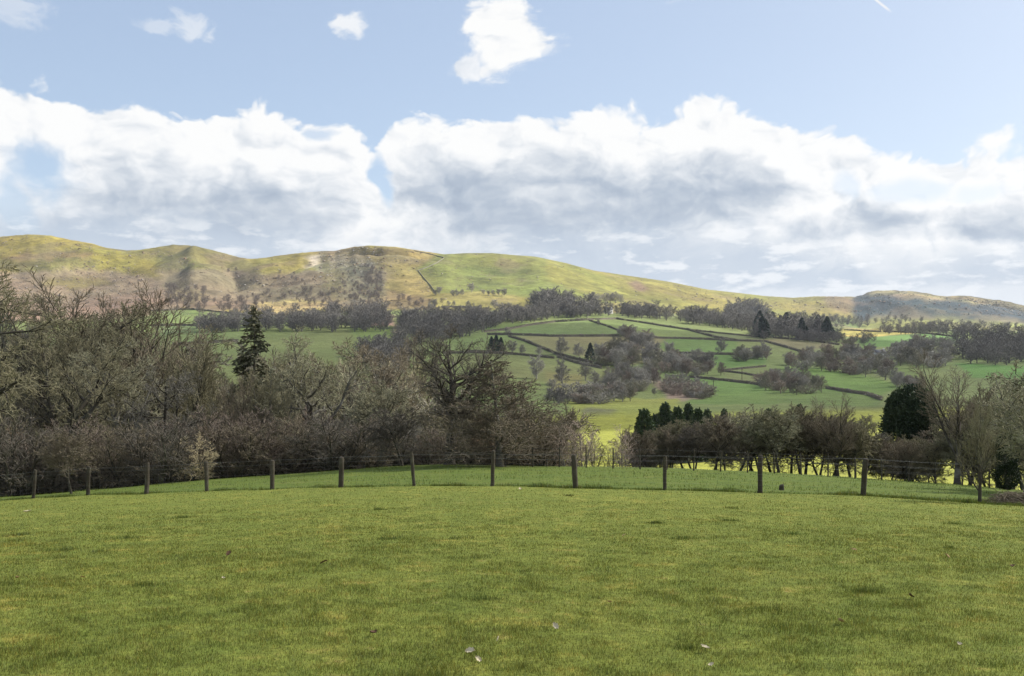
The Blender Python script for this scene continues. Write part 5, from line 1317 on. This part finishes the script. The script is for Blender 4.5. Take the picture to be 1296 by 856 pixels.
# dry stone wall up the fell
STONE = bark_material('lichened_stone', (.23, .21, .18), (.34, .32, .28), .5, .2, (.12, .115, .09), .2)
WALLST = bark_material('mossy_wall_stone', (.135, .125, .09), (.19, .18, .14), .5, .2, (.09, .095, .05), .2)
def wall(pts, h, label):
    a = np.array(pts, float); n = int(np.hypot(*np.diff(a, axis=0).T).sum() * 1.5) + 3; s = np.linspace(0, len(a) - 1, n); u = np.interp(s, range(len(a)), a[:, 0]); p = np.interp(s, range(len(a)), a[:, 1])
    x, Y, z = ground_at(u, p, 900); tx, ty = np.gradient(x), np.gradient(Y); l = np.hypot(tx, ty) + 1e-9; nx, ny = -ty / l, tx / l
    V = []
    for j, (w, hh) in enumerate([(-.5, -.4), (-.4, .9), (-.15, 1.0), (.15, 1.0), (.4, .9), (.5, -.4)]):
        V.append(np.stack([x + nx * w, Y + ny * w, z + hh * h * (1 + .2 * fbm(s * 3, s * 0 + j, 3, 2))], -1))
    V = np.stack(V, 1); i = np.arange(n * 6).reshape(n, 6); q = np.stack([i[:-1, :-1], i[:-1, 1:], i[1:, 1:], i[1:, :-1]], -1).reshape(-1, 4)
    o = link('stone_wall', mesh_from('stone_wall', V.reshape(-1, 3), q, 4, [WALLST])); tag(o, label, 'wall')
wall([(524, 318), (540, 321), (552, 324), (562, 327)], 1.4, 'dry stone wall along the brow of the fell above the green pasture')
wall([(562, 327), (553, 333), (540, 339), (529, 343)], 1.5, 'dry stone wall between tan slope and green pasture, upper length')
wall([(529, 343), (536, 352), (545, 362), (551, 371)], 1.5, 'dry stone wall between tan slope and green pasture, lower length')

fell_cover()

# cottages
RENDER_, _g, _b, _o = material('white_render'); _b.inputs['Base Color'].default_value = (.78, .77, .74, 1)
SLATE, _g, _b, _o = material('slate_roof'); _b.inputs['Base Color'].default_value = (.16, .16, .17, 1)
PANE, _g, _b, _o = material('window_glass'); _b.inputs['Base Color'].default_value = (.03, .035, .04, 1); _b.inputs['Roughness'].default_value = .2
def box(x0, x1, y0, y1, z0, z1):
    v = np.array([(x, y, z) for z in (z0, z1) for y in (y0, y1) for x in (x0, x1)], float)
    return v, np.array([(0, 2, 3, 1), (4, 5, 7, 6), (0, 1, 5, 4), (2, 6, 7, 3), (0, 4, 6, 2), (1, 3, 7, 5)])
def cottage(u, py, w, d, h, rz, label):
    x, Y, z = (float(q[0]) for q in ground_at(u, py)); e = empty('cottage', (x, Y, z - .3), rz); tag(e, label, 'house')
    rh = d * .45
    v = np.array([(-w/2, -d/2, 0), (w/2, -d/2, 0), (w/2, d/2, 0), (-w/2, d/2, 0), (-w/2, -d/2, h), (w/2, -d/2, h), (w/2, d/2, h), (-w/2, d/2, h), (-w/2, 0, h + rh), (w/2, 0, h + rh)], float)
    ff = [0, 1, 5, 4, 2, 3, 7, 6, 1, 2, 6, 9, 5, 3, 0, 4, 8, 7]; link('wall', mesh_from('cottage_wall', v, ff, np.array([4, 4, 5, 5]), [RENDER_]), e)
    o_ = .35; rr = rh / (d / 2) * (d / 2 + o_)
    v = []; 
    for t in (.06, .30): v += [(-w/2 - .3, -d/2 - o_, h + rh - rr + t), (w/2 + .3, -d/2 - o_, h + rh - rr + t), (w/2 + .3, 0, h + rh + t), (-w/2 - .3, 0, h + rh + t), (w/2 + .3, d/2 + o_, h + rh - rr + t), (-w/2 - .3, d/2 + o_, h + rh - rr + t)]
    q = [(6, 7, 8, 9), (9, 8, 10, 11), (0, 3, 2, 1), (3, 5, 4, 2), (0, 1, 7, 6), (5, 11, 10, 4), (1, 2, 8, 7), (2, 4, 10, 8), (0, 6, 9, 3), (3, 9, 11, 5)]
    rf = link('roof', mesh_from('cottage_roof', np.array(v), np.array(q), 4, [SLATE]), e)
    cv, cq = box(w/2 - 1.2, w/2 - .4, -.4, .4, h + rh - .3, h + rh + 1.3); link('chimney', mesh_from('chimney', cv, cq, 4, [RENDER_]), rf)
    for wx in (-w * .3, 0.05 * w, w * .32):
        for wz in ((1.0, 3.3) if h > 4 else (1.0,)):
            cv, cq = box(wx - .45, wx + .45, -d/2 - .05, -d/2 + .05, wz + .3, wz + 1.5); link('window', mesh_from('window', cv, cq, 4, [PANE]), e)
cottage(770, 397, 9, 6, 4.4, .3, 'small white cottage half hidden in the tree belt under the fell')
cottage(1172, 450, 9, 5.5, 4.6, -.9, 'white gabled cottage among bare trees above the ash')
cottage(1140, 449.5, 10, 5.5, 3.4, .2, 'low pale farm building left of the white gabled cottage')
cottage(1113, 452, 8, 5.5, 3.2, .1, 'small pale building at the corner of the wood below the cottages')

# poles
def pole(u, py, h, label):
    x, Y, z = (float(q[0]) for q in ground_at(u, py)); e = empty('telegraph_pole', (x, Y, z)); tag(e, label, 'pole')
    v, f = tubes([([(0, 0, -.3), (0, 0, h * .5), (0, 0, h)], [.17, .15, .12])], 7); link('pole', mesh_from('pole', v, f, 4, [WOODM]), e)
    cv, cq = box(-.9, .9, -.06, .06, h - .5, h - .35); link('crossarm', mesh_from('crossarm', cv, cq, 4, [WOODM]), e)
pole(903, 500, 6.5, 'telegraph pole in the green field right of the gully')
pole(939, 481, 6.5, 'telegraph pole beside the pair of small hedges')

bpy.context.view_layer.update()
